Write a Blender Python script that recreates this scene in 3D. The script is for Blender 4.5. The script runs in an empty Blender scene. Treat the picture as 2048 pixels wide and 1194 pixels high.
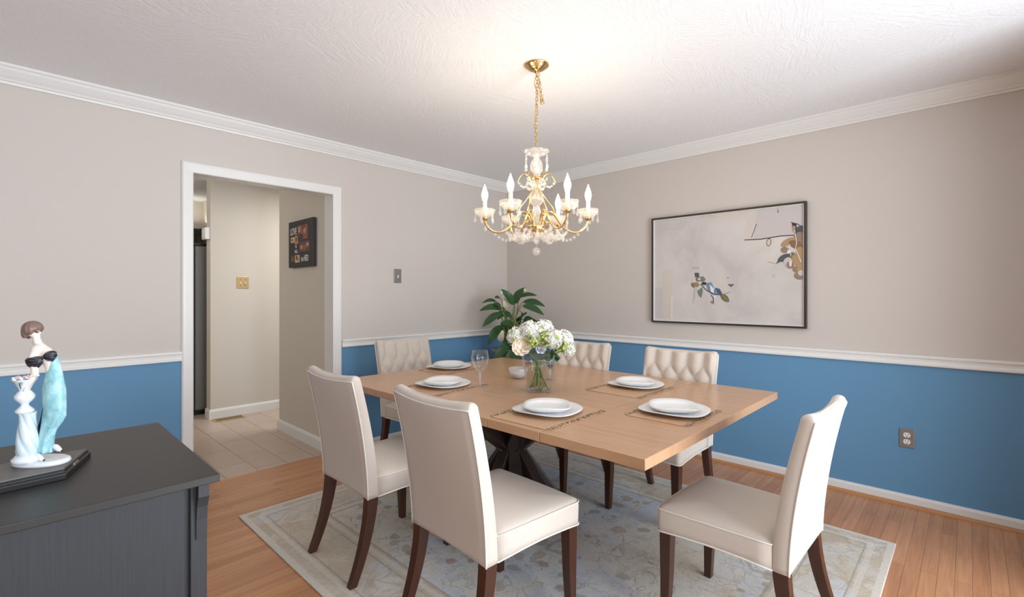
import bpy, math, random
from mathutils import Vector, Matrix, Euler
random.seed(7)
PI = math.pi
S = bpy.context.scene
COL = S.collection

# ------------------------------------------------------------------ camera, world, lights, exposure
YAW = -math.radians(46.438)
cd = bpy.data.cameras.new('camera'); cam = bpy.data.objects.new('camera', cd); COL.objects.link(cam)
cam.location = (-3.723, -3.615, 1.266); cam.rotation_euler = (PI/2, 0, YAW)
cd.sensor_width = 36; cd.lens = 36*963.8/2048; cd.shift_y = -9/2048; cd.clip_start = .05
S.camera = cam
S.view_settings.view_transform = 'Standard'; S.view_settings.look = 'None'
S.view_settings.exposure = 0.44; S.view_settings.gamma = 1; S.view_settings.use_curve_mapping = False
w = bpy.data.worlds.new('daylight'); S.world = w; w.use_nodes = True
w.node_tree.nodes['Background'].inputs[0].default_value = (.93, .97, 1, 1)
w.node_tree.nodes['Background'].inputs[1].default_value = .3

def area(name, loc, rot, sx, sy, power, col, spread=180):
    l = bpy.data.lights.new(name, 'AREA'); l.shape = 'RECTANGLE'; l.size = sx; l.size_y = sy; l.energy = power; l.color = col; l.spread = math.radians(spread)
    o = bpy.data.objects.new(name, l); COL.objects.link(o); o.location = loc; o.rotation_euler = rot
    return o
# daylight entering through the two windows of the wall behind the camera, facing the doorway wall (+Y)
area('window_daylight', (-2.05, -5.02, 1.06), (PI/2+.22, 0, 0), 1.9, 2.0, 66, (.84, .92, 1), 160)
area('window_daylight_second', (-4.3, -5.02, 1.38), (PI/2, 0, 0), 1.2, 1.4, 15, (.84, .92, 1), 110)
# unseen fill added behind the hall's east wall to brighten its far wall
area('hall_fill', (-1.25, .95, 2.40), (0, 0, 0), .5, .5, 18, (1, .97, .93))
kl = bpy.data.lights.new('kitchen_fill', 'POINT'); kl.energy = 13; kl.color = (1, .96, .90); kl.shadow_soft_size = .12  # unseen fill added to brighten the fridge, cabinets and wall end
ko = bpy.data.objects.new('kitchen_fill', kl); COL.objects.link(ko); ko.location = (-3.7, 1.6, 1.95)
area('cabinet_top_light', (-2.2, 3.30, 2.16), (PI, 0, 0), .8, .05, .9, (1, .93, .82))

# ------------------------------------------------------------------ helpers
def lin(c):
    c = c/255
    return c/12.92 if c <= .04045 else ((c+.055)/1.055)**2.4
def rgb(r, g, b): return (lin(r), lin(g), lin(b), 1)

class NT:
    """small node-tree writer"""
    def __init__(s, name):
        s.m = bpy.data.materials.new(name); s.m.use_nodes = True; s.t = s.m.node_tree
        s.t.nodes.clear(); s.out = s.t.nodes.new('ShaderNodeOutputMaterial')
    def n(s, typ, ins=None, **attr):
        k = s.t.nodes.new('ShaderNode'+typ)
        for a, v in attr.items(): setattr(k, a, v)
        for i, v in (ins or {}).items():
            if isinstance(v, bpy.types.NodeSocket): s.t.links.new(v, k.inputs[i])
            else: k.inputs[i].default_value = v
        return k
    def math(s, op, a, b=0.0, c=None):
        d = {0: a, 1: b}
        if c is not None: d[2] = c
        return s.n('Math', d, operation=op).outputs[0]
    def mix(s, f, a, b, mode='MIX'):
        k = s.n('MixRGB', {0: f, 1: a, 2: b}, blend_type=mode); return k.outputs[0]
    def ramp(s, f, stops):
        k = s.n('ValToRGB', {0: f}); e = k.color_ramp.elements
        e[0].position, e[0].color = stops[0][0], stops[0][1]
        e[1].position, e[1].color = stops[-1][0], stops[-1][1]
        for p, c in stops[1:-1]:
            x = e.new(p); x.color = c
        return k.outputs[0]
    def pos(s, kind='Object'):
        if kind == 'World': return s.n('NewGeometry').outputs['Position']
        return s.n('TexCoord').outputs[kind]
    def scale(s, v, x, y, z, rot=(0, 0, 0)):
        k = s.n('Mapping', {0: v}); k.inputs['Scale'].default_value = (x, y, z); k.inputs['Rotation'].default_value = rot
        return k.outputs[0]
    def noise(s, v, sc, det=3, rough=.5, dist=0):
        return s.n('TexNoise', {'Vector': v, 'Scale': sc, 'Detail': det, 'Roughness': rough, 'Distortion': dist}).outputs[0]
    def bump(s, h, strength=.3, dist=.01):
        return s.n('Bump', {'Height': h, 'Strength': strength, 'Distance': dist}).outputs[0]
    def principled(s, col, rough=.5, metal=0, spec=.5, normal=None, **kw):
        d = {'Base Color': col, 'Roughness': rough, 'Metallic': metal, 'Specular IOR Level': spec}
        if normal is not None: d['Normal'] = normal
        d.update({k.replace('_', ' '): v for k, v in kw.items()})
        p = s.n('BsdfPrincipled', d)
        s.t.links.new(p.outputs[0], s.out.inputs[0]); return s.m

def plain(name, col, rough=.5, metal=0, spec=.5, nb=None, var=0):
    t = NT(name); c = col; nrm = None
    p = t.pos()
    if var:
        c = t.mix(t.math('MULTIPLY', t.noise(p, nb[0] if nb else 12), var), col, tuple(x*.6 for x in col[:3])+(1,))
    if nb: nrm = t.bump(t.noise(p, nb[0], 4), nb[1], .004)
    return t.principled(c, rough, metal, spec, nrm)

M = {}
# --- walls and trim
def wall_paint(name, col):
    t = NT(name); p = t.pos('World')
    return t.principled(col, .62, spec=.3, normal=t.bump(t.noise(p, 160, 2), .05, .002))
M['beige'] = wall_paint('beige_wall_paint', rgb(212, 204, 197))
M['cream_wall'] = wall_paint('kitchen_wall_paint', rgb(214, 207, 196))
M['blue'] = wall_paint('blue_wall_paint', rgb(104, 152, 190))
M['trim'] = plain('white_trim_paint', rgb(236, 235, 233), .35)
def ceiling_mat():
    t = NT('brushed_ceiling_plaster'); p = t.pos('World')
    n1 = t.noise(p, 2.2, 2); wv = t.n('TexVoronoi', {'Vector': p, 'Scale': 3.2}, feature='F1')
    # fans of brush strokes: each cell has its own stroke direction
    vr = t.n('VectorRotate', {'Vector': p, 'Angle': t.math('MULTIPLY', t.n('SeparateColor', {0: wv.outputs['Color']}).outputs[0], 6.28)}, rotation_type='Z_AXIS')
    st = t.noise(t.scale(vr.outputs[0], 9, 75, 1), 1.0, 4, .6, .6)
    fl = t.noise(p, 55, 3, .6, 1.2)
    h = t.math('ADD', t.math('MULTIPLY', st, .7), t.math('MULTIPLY', fl, .5))
    h = t.math('ADD', h, t.math('MULTIPLY', n1, .6))
    return t.principled(rgb(247, 248, 250), .75, spec=.2, normal=t.bump(h, .42, .010))
M['ceiling'] = ceiling_mat()
def floor_mat():
    t = NT('oak_strip_floor'); p = t.pos('World')
    br = t.n('TexBrick', {'Vector': p, 'Color1': rgb(218, 156, 110), 'Color2': rgb(190, 127, 86), 'Mortar': rgb(112, 70, 46), 'Scale': 1.0,
        'Mortar Size': .0011, 'Mortar Smooth': .3, 'Bias': -.1, 'Brick Width': .83, 'Row Height': .0575}, offset=.37, offset_frequency=2, squash=1.0)
    g = t.noise(t.scale(p, 3, 60, 1), 1.0, 5, .6, .8)
    g2 = t.noise(t.scale(p, 1.2, 17.4, 1), 1.0, 1)
    c = t.mix(t.math('MULTIPLY', t.ramp(g, [(.3, (0, 0, 0, 1)), (.8, (1, 1, 1, 1))]), .62), br.outputs[0], rgb(128, 72, 42), 'MIX')
    c = t.mix(t.math('MULTIPLY', g2, .5), c, rgb(222, 168, 124))
    rough = t.math('ADD', t.math('MULTIPLY', g, .12), .24)
    return t.principled(c, rough, normal=t.bump(t.math('ADD', t.math('MULTIPLY', br.outputs[1], -1.0), t.math('MULTIPLY', g, .12)), .35, .002))
M['oak'] = floor_mat()
def tile_mat():
    t = NT('beige_floor_tile'); p = t.pos('World')
    sw = t.n('VectorRotate', {'Vector': p, 'Angle': PI/2}, rotation_type='Z_AXIS').outputs[0]
    br = t.n('TexBrick', {'Vector': t.n('Mapping', {0: sw, 1: (.345, .0, 0)}).outputs[0], 'Color1': rgb(205, 186, 172), 'Color2': rgb(192, 172, 157), 'Mortar': rgb(130, 112, 98), 'Scale': 1.0,
        'Mortar Size': .003, 'Mortar Smooth': .2, 'Bias': 0, 'Brick Width': .42, 'Row Height': .206}, offset=.5, offset_frequency=2)
    n = t.noise(t.scale(p, 4, 1.5, 1, (0, 0, .7)), 3, 4, .6, .5)
    c = t.mix(t.math('MULTIPLY', n, .45), br.outputs[0], rgb(168, 146, 130))
    return t.principled(c, .32, normal=t.bump(t.math('MULTIPLY', br.outputs[1], -1.0), .3, .002))
M['tile'] = tile_mat()
def table_wood():
    t = NT('light_oak_tabletop'); p = t.pos('World')
    g = t.noise(t.scale(p, 55, 2.4, 8), 1.0, 5, .62, .5)
    g2 = t.noise(t.scale(p, 7, .8, 3), 1.0, 3, .5, 1.0)
    c = t.ramp(g, [(.2, rgb(184, 142, 108)), (.5, rgb(197, 156, 121)), (.85, rgb(205, 166, 131))])
    c = t.mix(t.math('MULTIPLY', g2, .35), c, rgb(180, 136, 103))
    return t.principled(c, t.math('ADD', t.math('MULTIPLY', g, .10), .20), spec=.5, normal=t.bump(g, .05, .002))
M['table'] = table_wood()
def dark_wood(name, a, b, rough=.28):
    t = NT(name); p = t.pos()
    g = t.noise(t.scale(p, 40, 40, 4), 1.0, 4, .6, .4)
    return t.principled(t.mix(g, a, b), rough)
M['espresso'] = dark_wood('espresso_leg_wood', rgb(48, 26, 18), rgb(84, 46, 30))
M['pedestal'] = dark_wood('dark_pedestal_wood', rgb(34, 24, 22), rgb(62, 46, 42), .32)
def fabric(name, col):
    t = NT(name); p = t.pos()
    n = t.noise(p, 9, 3); f = t.noise(p, 900, 2)
    c = t.mix(t.math('MULTIPLY', n, .12), col, rgb(186, 172, 158))
    return t.principled(c, .8, spec=.25, normal=t.bump(t.math('ADD', t.math('MULTIPLY', f, .15), t.math('MULTIPLY', n, .8)), .18, .006), Sheen_Weight=.25)
M['cream'] = fabric('cream_linen_upholstery', rgb(213, 202, 191))
M['piping'] = plain('cream_piping', rgb(240, 233, 224), .7)
def charcoal(name, a, b, sc, rough):
    t = NT(name); p = t.pos()
    g = t.noise(t.scale(p, *sc), 1.0, 4, .65, .2)
    return t.principled(t.mix(g, a, b), rough, spec=.4, normal=t.bump(g, .06, .002))
M['char_top'] = charcoal('charcoal_top_laminate', rgb(44, 43, 43), rgb(51, 49, 48), (30, 220, 30), .42)
M['char_body'] = charcoal('charcoal_wood_grain', rgb(40, 42, 45), rgb(57, 60, 64), (220, 220, 6), .5)
M['black'] = plain('black_lacquer', rgb(24, 24, 25), .3)
M['frame'] = plain('dark_frame_metal', rgb(62, 52, 48), .4, .2)
M['brass'] = plain('polished_brass', rgb(226, 192, 132), .2, 1)
M['brass_plate'] = plain('aged_brass_plate', rgb(196, 172, 124), .4, .6)
M['nickel'] = plain('brushed_nickel_plate', rgb(150, 146, 144), .4, .7)
M['steel'] = plain('grey_steel', rgb(128, 126, 123), .38, 0)
M['white'] = plain('white_plastic', rgb(240, 240, 238), .3)
M['china'] = plain('white_china', rgb(240, 240, 240), .16, spec=.6)
M['olive'] = plain('dark_olive_cabinet', rgb(86, 84, 76), .45)
M['porcelain'] = plain('glazed_white_porcelain', rgb(228, 233, 238), .14, spec=.6)
M['porc_blue'] = plain('glazed_pale_blue_porcelain', rgb(206, 221, 228), .12, spec=.6)
M['skin'] = plain('matt_porcelain_skin', rgb(236, 222, 212), .4)
def dress_mat():
    t = NT('mottled_aqua_dress'); p = t.pos()
    n = t.noise(t.scale(p, 60, 60, 40), 1.0, 4, .6, .8)
    return t.principled(t.ramp(n, [(.3, rgb(120, 180, 190)), (.55, rgb(160, 208, 214)), (.8, rgb(196, 226, 230))]), .4, normal=t.bump(n, .2, .002))
M['dress'] = dress_mat()
def hair_mat():
    t = NT('brown_glazed_hair'); p = t.pos()
    n = t.noise(t.scale(p, 500, 500, 40), 1.0, 3)
    return t.principled(t.mix(n, rgb(92, 70, 62), rgb(150, 124, 112)), .3, normal=t.bump(n, .3, .001))
M['hair'] = hair_mat()
def satin_mat():
    t = NT('black_and_silver_glaze'); p = t.pos()
    n = t.noise(t.scale(p, 60, 60, 700, (0, .3, 0)), 1.0, 3, .6, .4)
    return t.principled(t.ramp(n, [(.42, rgb(20, 20, 26)), (.58, rgb(54, 54, 62)), (.70, rgb(150, 146, 148))]), .25, normal=t.bump(n, .5, .002))
M['satin'] = satin_mat()
M['navy'] = plain('navy_glaze', rgb(24, 34, 66), .25)
M['pink'] = plain('pale_pink_glaze', rgb(236, 206, 212), .3)

def clear_glass(name, tint=(.97, .98, .98, 1), ior=1.45, body=0.0, bodycol=(1, 1, 1, 1)):
    t = NT(name)
    fc = t.n('LayerWeight', {0: .5}).outputs[1]; f0 = ((ior-1)/(ior+1))**2
    fr = t.math('ADD', t.math('MULTIPLY', t.math('POWER', fc, 3.5), .8), f0)
    tr = t.n('BsdfTransparent', {0: tint}).outputs[0]
    gl = t.n('BsdfGlossy', {'Color': (1, 1, 1, 1), 'Roughness': .03}).outputs[0]
    sh = t.n('MixShader', {0: fr, 1: tr, 2: gl}).outputs[0]
    if body:
        df = t.n('BsdfTranslucent', {0: bodycol}).outputs[0]; d2 = t.n('BsdfDiffuse', {0: bodycol}).outputs[0]
        dd = t.n('MixShader', {0: .5, 1: df, 2: d2}).outputs[0]
        sh = t.n('MixShader', {0: body, 1: sh, 2: dd}).outputs[0]
    t.t.links.new(sh, t.out.inputs[0]); return t.m
M['glass'] = clear_glass('clear_drinking_glass')
M['water'] = clear_glass('still_water', (.985, .99, .985, 1), 1.1)
M['cut_glass'] = clear_glass('cut_glass_bowl', (.96, .97, .98, 1), 1.6, .35, (.9, .9, .92, 1))
M['crystal'] = clear_glass('chandelier_crystal', (1, .99, .97, 1), 1.9, .16, (1, .97, .92, 1))
def emit(name, col, k):
    t = NT(name); e = t.n('Emission', {0: col, 1: k}); t.t.links.new(e.outputs[0], t.out.inputs[0]); return t.m
M['bulb'] = emit('lit_bulb', (1, .80, .52, 1), 14)
M['candle'] = plain('candle_sleeve', rgb(248, 238, 222), .5)
def leaf_mat(name, a, b):
    t = NT(name); p = t.pos()
    n = t.noise(p, 14, 3)
    return t.principled(t.mix(n, a, b), .32, spec=.5)
M['leaf'] = leaf_mat('dark_green_leaf', rgb(24, 52, 26), rgb(58, 104, 54))
M['pale_leaf'] = leaf_mat('pale_spathe', rgb(206, 198, 162), rgb(226, 220, 190))
M['stem'] = leaf_mat('green_stem', rgb(82, 104, 44), rgb(134, 150, 76))
M['lime'] = leaf_mat('lime_green_filler', rgb(150, 168, 66), rgb(206, 214, 128))
M['petal'] = plain('white_petal', rgb(246, 245, 238), .6)
M['petal_cream'] = plain('cream_petal', rgb(246, 228, 206), .6)
M['petal_lilac'] = plain('lilac_white_petal', rgb(232, 229, 238), .6)
M['pot'] = plain('slate_grey_planter', rgb(116, 122, 130), .5)
M['soil'] = plain('potting_soil', rgb(46, 36, 30), .9)
M['mat'] = plain('tan_placemat', rgb(200, 160, 126), .35)
def lace_mat():
    t = NT('carved_border'); p = t.pos()
    v = t.n('TexVoronoi', {'Vector': t.scale(p, 85, 60, 1), 'Scale': 1.0}, feature='DISTANCE_TO_EDGE').outputs[0]
    return t.principled(t.ramp(v, [(.06, rgb(70, 44, 28)), (.16, rgb(206, 176, 140))]), .5)
M['lace'] = lace_mat()
def rug_mat():
    t = NT('faded_oriental_rug'); p = t.pos('World')
    sx = t.n('SeparateXYZ', {0: p})
    X, Y = sx.outputs[0], sx.outputs[1]
    ex = t.math('SUBTRACT', 1.090, t.math('ABSOLUTE', t.math('ADD', X, 1.722)))
    ey = t.math('SUBTRACT', 1.367, t.math('ABSOLUTE', t.math('ADD', Y, 1.978)))
    e = t.math('MINIMUM', ex, ey)                       # distance from the rug's edge
    nz = t.n('TexNoise', {'Vector': p, 'Scale': 5.0, 'Detail': 4}).outputs['Color']
    warp = t.n('VectorMath', {0: p, 1: t.n('VectorMath', {0: nz, 3: .16}, operation='SCALE').outputs[0]}, operation='ADD').outputs[0]
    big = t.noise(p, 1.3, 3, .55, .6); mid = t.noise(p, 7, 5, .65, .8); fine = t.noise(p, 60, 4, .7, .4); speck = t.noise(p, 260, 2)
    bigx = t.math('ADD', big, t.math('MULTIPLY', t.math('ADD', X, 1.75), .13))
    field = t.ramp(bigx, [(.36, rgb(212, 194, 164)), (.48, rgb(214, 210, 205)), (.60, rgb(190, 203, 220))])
    field = t.mix(t.ramp(mid, [(.42, (0, 0, 0, 1)), (.60, (.75, .75, .75, 1))]), field, rgb(214, 207, 196))
    mot = t.noise(warp, 15, 5, .7, .5)
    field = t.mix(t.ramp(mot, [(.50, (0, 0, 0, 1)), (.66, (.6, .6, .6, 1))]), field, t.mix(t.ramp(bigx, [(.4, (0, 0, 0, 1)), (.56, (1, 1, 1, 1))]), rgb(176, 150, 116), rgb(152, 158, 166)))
    # leaves and blossoms
    v1 = t.n('TexVoronoi', {'Vector': warp, 'Scale': 11.0}, feature='F1')
    r = t.n('SeparateColor', {0: v1.outputs['Color']})
    hit = t.math('MULTIPLY', t.math('LESS_THAN', v1.outputs[0], .30), t.math('GREATER_THAN', r.outputs[0], .55))
    bl = t.ramp(r.outputs[1], [(.0, rgb(150, 120, 96)), (.35, rgb(176, 152, 124)), (.6, rgb(132, 140, 150)), (.85, rgb(158, 96, 74)), (1, rgb(206, 196, 180))])
    field = t.mix(t.math('MULTIPLY', hit, .75), field, bl)
    ring = t.math('MULTIPLY', t.math('LESS_THAN', t.math('ABSOLUTE', t.math('SUBTRACT', v1.outputs[0], .33)), .025), t.math('GREATER_THAN', r.outputs[0], .4))
    field = t.mix(t.math('MULTIPLY', ring, .5), field, rgb(110, 98, 88))
    v3 = t.n('TexVoronoi', {'Vector': warp, 'Scale': 2.1}, feature='F1')
    core = t.math('LESS_THAN', v3.outputs[0], .085); halo = t.math('LESS_THAN', t.math('ABSOLUTE', t.math('SUBTRACT', v3.outputs[0], .2)), .02)
    field = t.mix(t.math('MULTIPLY', core, .8), field, rgb(126, 58, 52)); field = t.mix(t.math('MULTIPLY', halo, .5), field, rgb(116, 104, 96))
    v2 = t.n('TexVoronoi', {'Vector': warp, 'Scale': 9.0}, feature='DISTANCE_TO_EDGE')
    vine = t.math('LESS_THAN', v2.outputs[0], .012)
    vine = t.math('MULTIPLY', vine, t.math('GREATER_THAN', mid, .47))
    field = t.mix(t.math('MULTIPLY', vine, .5), field, rgb(104, 96, 90))
    # border: cartouches between guard lines
    bx = t.n('TexVoronoi', {'Vector': t.scale(warp, 7, 7, 1), 'Scale': 1.0}, feature='F1')
    br = t.n('SeparateColor', {0: bx.outputs['Color']}).outputs[0]
    bord = t.ramp(t.math('ADD', t.math('MULTIPLY', br, .6), t.math('MULTIPLY', mid, .4)), [(.2, rgb(188, 172, 148)), (.5, rgb(212, 205, 194)), (.8, rgb(198, 199, 202))])
    bl2 = t.n('TexVoronoi', {'Vector': t.scale(warp, 9, 9, 1), 'Scale': 1.0}, feature='DISTANCE_TO_EDGE').outputs[0]
    bord = t.mix(t.ramp(mot, [(.46, (0, 0, 0, 1)), (.64, (.7, .7, .7, 1))]), bord, rgb(182, 158, 126))
    bord = t.mix(t.math('MULTIPLY', t.math('LESS_THAN', bl2, .03), .3), bord, rgb(140, 122, 104))
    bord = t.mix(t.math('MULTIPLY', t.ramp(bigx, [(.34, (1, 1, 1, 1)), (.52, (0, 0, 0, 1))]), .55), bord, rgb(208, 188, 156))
    isb = t.math('LESS_THAN', e, .36)
    c = t.mix(isb, field, bord)
    for d, wd, cc, k in ((.36, .006, rgb(150, 134, 118), .7), (.33, .012, rgb(222, 214, 202), .6), (.30, .004, rgb(150, 134, 118), .7), (.11, .004, rgb(150, 134, 118), .7), (.085, .012, rgb(220, 213, 202), .6)):
        c = t.mix(t.math('MULTIPLY', t.math('LESS_THAN', t.math('ABSOLUTE', t.math('SUBTRACT', e, d)), wd), k), c, cc)
    c = t.mix(t.math('LESS_THAN', e, .03), c, rgb(216, 208, 194))
    c = t.mix(t.math('MULTIPLY', fine, .40), c, rgb(240, 238, 234))
    c = t.mix(t.math('MULTIPLY', t.math('GREATER_THAN', speck, .58), .25), c, rgb(128, 120, 112))
    return t.principled(c, .9, spec=.1, normal=t.bump(t.math('ADD', fine, t.math('MULTIPLY', speck, .6)), .35, .003))
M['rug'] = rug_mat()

# ------------------------------------------------------------------ mesh writer
class MB:
    def __init__(s): s.v = []; s.f = []; s.m = []; s.s = []
    def add(s, vs, fs, m=0, smooth=True):
        b = len(s.v); s.v += [tuple(v) for v in vs]
        for f in fs: s.f.append([i+b for i in f]); s.m.append(m); s.s.append(smooth)
        return s
    def box(s, x0, x1, y0, y1, z0, z1, m=0):
        v = [(x, y, z) for z in (z0, z1) for y in (y0, y1) for x in (x0, x1)]
        return s.add(v, [(0, 2, 3, 1), (4, 5, 7, 6), (0, 1, 5, 4), (2, 6, 7, 3), (0, 4, 6, 2), (1, 3, 7, 5)], m, False)
    def loft(s, rings, m=0, closed=True, cap0=True, cap1=True, smooth=True):
        n = len(rings[0]); v = [p for r in rings for p in r]; f = []
        for i in range(len(rings)-1):
            for j in range(n if closed else n-1):
                k = (j+1) % n; f.append((i*n+j, i*n+k, (i+1)*n+k, (i+1)*n+j))
        s.add(v, f, m, smooth)
        b = len(s.v)-len(v)
        if closed and cap0: s.f.append([b+j for j in reversed(range(n))]); s.m.append(m); s.s.append(False)
        if closed and cap1: s.f.append([b+(len(rings)-1)*n+j for j in range(n)]); s.m.append(m); s.s.append(False)
        return s
    def lathe(s, prof, n=24, c=(0, 0, 0), m=0, sx=1, sy=1, wob=None, cap0=True, cap1=True):
        rings = []
        for r, z in prof:
            rr = []
            for j in range(n):
                a = 2*PI*j/n; q = r*(wob(a, z) if wob else 1)
                rr.append((c[0]+q*sx*math.cos(a), c[1]+q*sy*math.sin(a), c[2]+z))
            rings.append(rr)
        return s.loft(rings, m, True, cap0, cap1)
    def tube(s, pts, r, n=8, m=0, closed=False, flat=1, sub=1):
        pts = [Vector(p) for p in pts]
        if sub > 1:                                   # Catmull-Rom through the given points
            q, rq, L = [], [], len(pts); rr = r if isinstance(r, (list, tuple)) else [r]*L
            for i in range(L-1):
                a, b, c, d = pts[max(i-1, 0)], pts[i], pts[i+1], pts[min(i+2, L-1)]
                for k in range(sub):
                    t = k/sub; q.append(.5*((2*b)+(c-a)*t+(2*a-5*b+4*c-d)*t*t+(3*b-3*c+d-a)*t**3)); rq.append(rr[i]+(rr[i+1]-rr[i])*t)
            pts = q+[pts[-1]]; r = rq+[rr[-1]]
        N = len(pts); rings = []; up = None
        for i, p in enumerate(pts):
            a = pts[(i-1) % N] if (closed or i) else pts[i]; b = pts[(i+1) % N] if (closed or i < N-1) else pts[i]
            t = (b-a).normalized()
            if up is None: up = t.orthogonal().normalized()
            up = (up-t*up.dot(t))
            up = up.normalized() if up.length > 1e-6 else t.orthogonal().normalized()
            sd = t.cross(up); q = r[i] if isinstance(r, (list, tuple)) else r
            rings.append([tuple(p+(up*math.cos(2*PI*j/n)+sd*math.sin(2*PI*j/n)*flat)*q) for j in range(n)])
        if closed: rings.append(rings[0])
        return s.loft(rings, m, True, not closed, not closed)
    def ball(s, c, rx, ry=None, rz=None, n=12, m=0):
        ry = ry or rx; rz = rz or rx; k = max(5, n//2)
        rings = []
        for i in range(k+1):
            a = -PI/2+PI*i/k; q = max(math.cos(a), .02)
            rings.append([(c[0]+rx*q*math.cos(2*PI*j/n), c[1]+ry*q*math.sin(2*PI*j/n), c[2]+rz*math.sin(a)) for j in range(n)])
        return s.loft(rings, m)
    def prism(s, poly, fn, d0, d1, m=0):
        """poly: 2-D outline; fn(u, v, d) -> 3-D point; extruded from d0 to d1"""
        n = len(poly); v = [fn(u, w_, d0) for u, w_ in poly]+[fn(u, w_, d1) for u, w_ in poly]
        f = [tuple(reversed(range(n))), tuple(range(n, 2*n))]+[(j, (j+1) % n, n+(j+1) % n, n+j) for j in range(n)]
        return s.add(v, f, m, False)
    def build(s, name, mats, parent=None, loc=None, rot=None, bevel=0, seg=2, sharp=None, fix=True):
        me = bpy.data.meshes.new(name); me.from_pydata(s.v, [], s.f)
        if not isinstance(mats, (list, tuple)): mats = [mats]
        for m in mats: me.materials.append(m)
        me.polygons.foreach_set('material_index', s.m); me.polygons.foreach_set('use_smooth', s.s)
        me.update()
        if fix:
            import bmesh
            bm = bmesh.new(); bm.from_mesh(me); bmesh.ops.recalc_face_normals(bm, faces=bm.faces); bm.to_mesh(me); bm.free()
        if sharp: me.set_sharp_from_angle(angle=math.radians(sharp))
        o = bpy.data.objects.new(name, me); COL.objects.link(o)
        if parent: o.parent = parent
        if loc: o.location = loc
        if rot: o.rotation_euler = rot
        if bevel:
            b = o.modifiers.new('bevel', 'BEVEL'); b.width = bevel; b.segments = seg; b.limit_method = 'ANGLE'; b.angle_limit = math.radians(40)
            b.harden_normals = False
        return o

def tag(o, label, cat=None, group=None, kind=None):
    if label: o['label'] = label
    if cat: o['category'] = cat
    if group: o['group'] = group
    if kind: o['kind'] = kind
    return o
def empty(name, loc, rz=0):
    o = bpy.data.objects.new(name, None); COL.objects.link(o); o.location = loc; o.rotation_euler = (0, 0, rz); o.empty_display_size = .05
    return o
def struct(o, label=None):
    o['kind'] = 'structure'
    if label: o['label'] = label
    return o
def copy_tree(o, parent=None):
    c = o.copy(); COL.objects.link(c); c.parent = parent
    for ch in list(o.children): copy_tree(ch, c)
    return c
def srect(a, b, n=4.0, k=32, off=0):
    """superellipse outline"""
    out = []
    for j in range(k):
        t = 2*PI*(j+off)/k; c, s_ = math.cos(t), math.sin(t)
        out.append((a*math.copysign(abs(c)**(2/n), c), b*math.copysign(abs(s_)**(2/n), s_)))
    return out

# ------------------------------------------------------------------ room shell
CH = 2.44; DX0, DX1, DZ = -2.895, -1.959, 2.05; WT = .138; RZ = .86
def split_wall(mb, x0, x1, y0, y1, z0, z1):
    if z0 < RZ < z1: mb.box(x0, x1, y0, y1, z0, RZ, 1).box(x0, x1, y0, y1, RZ, z1, 0)
    else: mb.box(x0, x1, y0, y1, z0, z1, 0 if z0 >= RZ else 1)
mb = MB(); split_wall(mb, -5.6, DX0-.012, 0, WT, 0, CH); split_wall(mb, DX1+.012, .12, 0, WT, 0, CH); mb.box(DX0-.012, DX1+.012, 0, WT, DZ+.012, CH, 0)
struct(mb.build('wall_north', [M['beige'], M['blue']]), 'beige over blue wall with the white cased doorway')
mb = MB(); split_wall(mb, 0, .12, -5.0, 0, 0, CH)
struct(mb.build('wall_east', [M['beige'], M['blue']]), 'beige over blue wall with the framed picture')
mb = MB()
for x0, x1, z0, z1 in ((-5.6, -4.9, 0, CH), (-3.7, -3.0, 0, CH), (-1.1, .12, 0, CH), (-4.9, -3.7, 0, .65), (-4.9, -3.7, 2.15, CH), (-3.0, -1.1, 0, .05), (-3.0, -1.1, 2.07, CH)):
    mb.box(x0, x1, -5.0, -4.9, z0, z1, 0)
struct(mb.build('wall_south', [M['beige']]))
struct(MB().box(-5.7, -5.6, -5.0, WT, 0, CH).build('wall_west', M['beige']))
struct(MB().box(-5.6, .12, -5.0, .14, CH, CH+.1).build('ceiling', M['ceiling']), 'white brushed plaster ceiling')
struct(MB().box(-5.6, .12, -5.0, .085, -.05, 0).build('floor', M['oak']), 'oak strip floor')
struct(MB().box(-4.3, .12, .085, 4.2, -.05, 0).build('floor_tiled', M['tile']), 'beige tiled floor beyond the doorway')
struct(MB().box(-4.3, .12, .14, 4.2, CH, CH+.1).build('ceiling_kitchen', M['ceiling']))

# unseen blocker added beside the windows, shading the near end of the picture wall
mb = MB(); split_wall(mb, -.86, -.76, -4.9, -4.1, 0, CH)
struct(mb.build('wall_shade_blocker', [M['beige'], M['blue']]))

def profile_run(name, prof, path, mat, closed=False):
    """sweep a (out, z) profile along wall paths; path items: (start, end, outward normal)"""
    mb = MB()
    for (a, b, nrm, e0, e1) in path:
        a, b, nrm = Vector(a), Vector(b), Vector(nrm); d = (b-a).normalized(); r0, r1 = [], []
        for o_, z in prof:
            r0.append(tuple(a+nrm*o_+d*(o_*e0)+Vector((0, 0, z)))); r1.append(tuple(b+nrm*o_-d*(o_*e1)+Vector((0, 0, z))))
        mb.loft([r0, r1], 0, True, True, True, False)
    return struct(mb.build(name, mat))
crown = [(0, CH), (.072, CH), (.072, CH-.012), (.064, CH-.018), (.058, CH-.030), (.040, CH-.052), (.026, CH-.066), (.022, CH-.074), (.014, CH-.078), (.012, CH-.09), (0, CH-.09)]
profile_run('trim_1', crown, [((-5.6, 0, 0), (0, 0, 0), (0, -1, 0), 0, 1)], M['trim'])
profile_run('trim_2', crown, [((0, 0, 0), (0, -4.9, 0), (-1, 0, 0), 1, 0)], M['trim'])
rail = [(0, .904), (.014, .904), (.019, .898), (.019, .889), (.013, .884), (.011, .868), (.014, .858), (.020, .854), (.020, .846), (.014, .842), (0, .842)]
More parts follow.
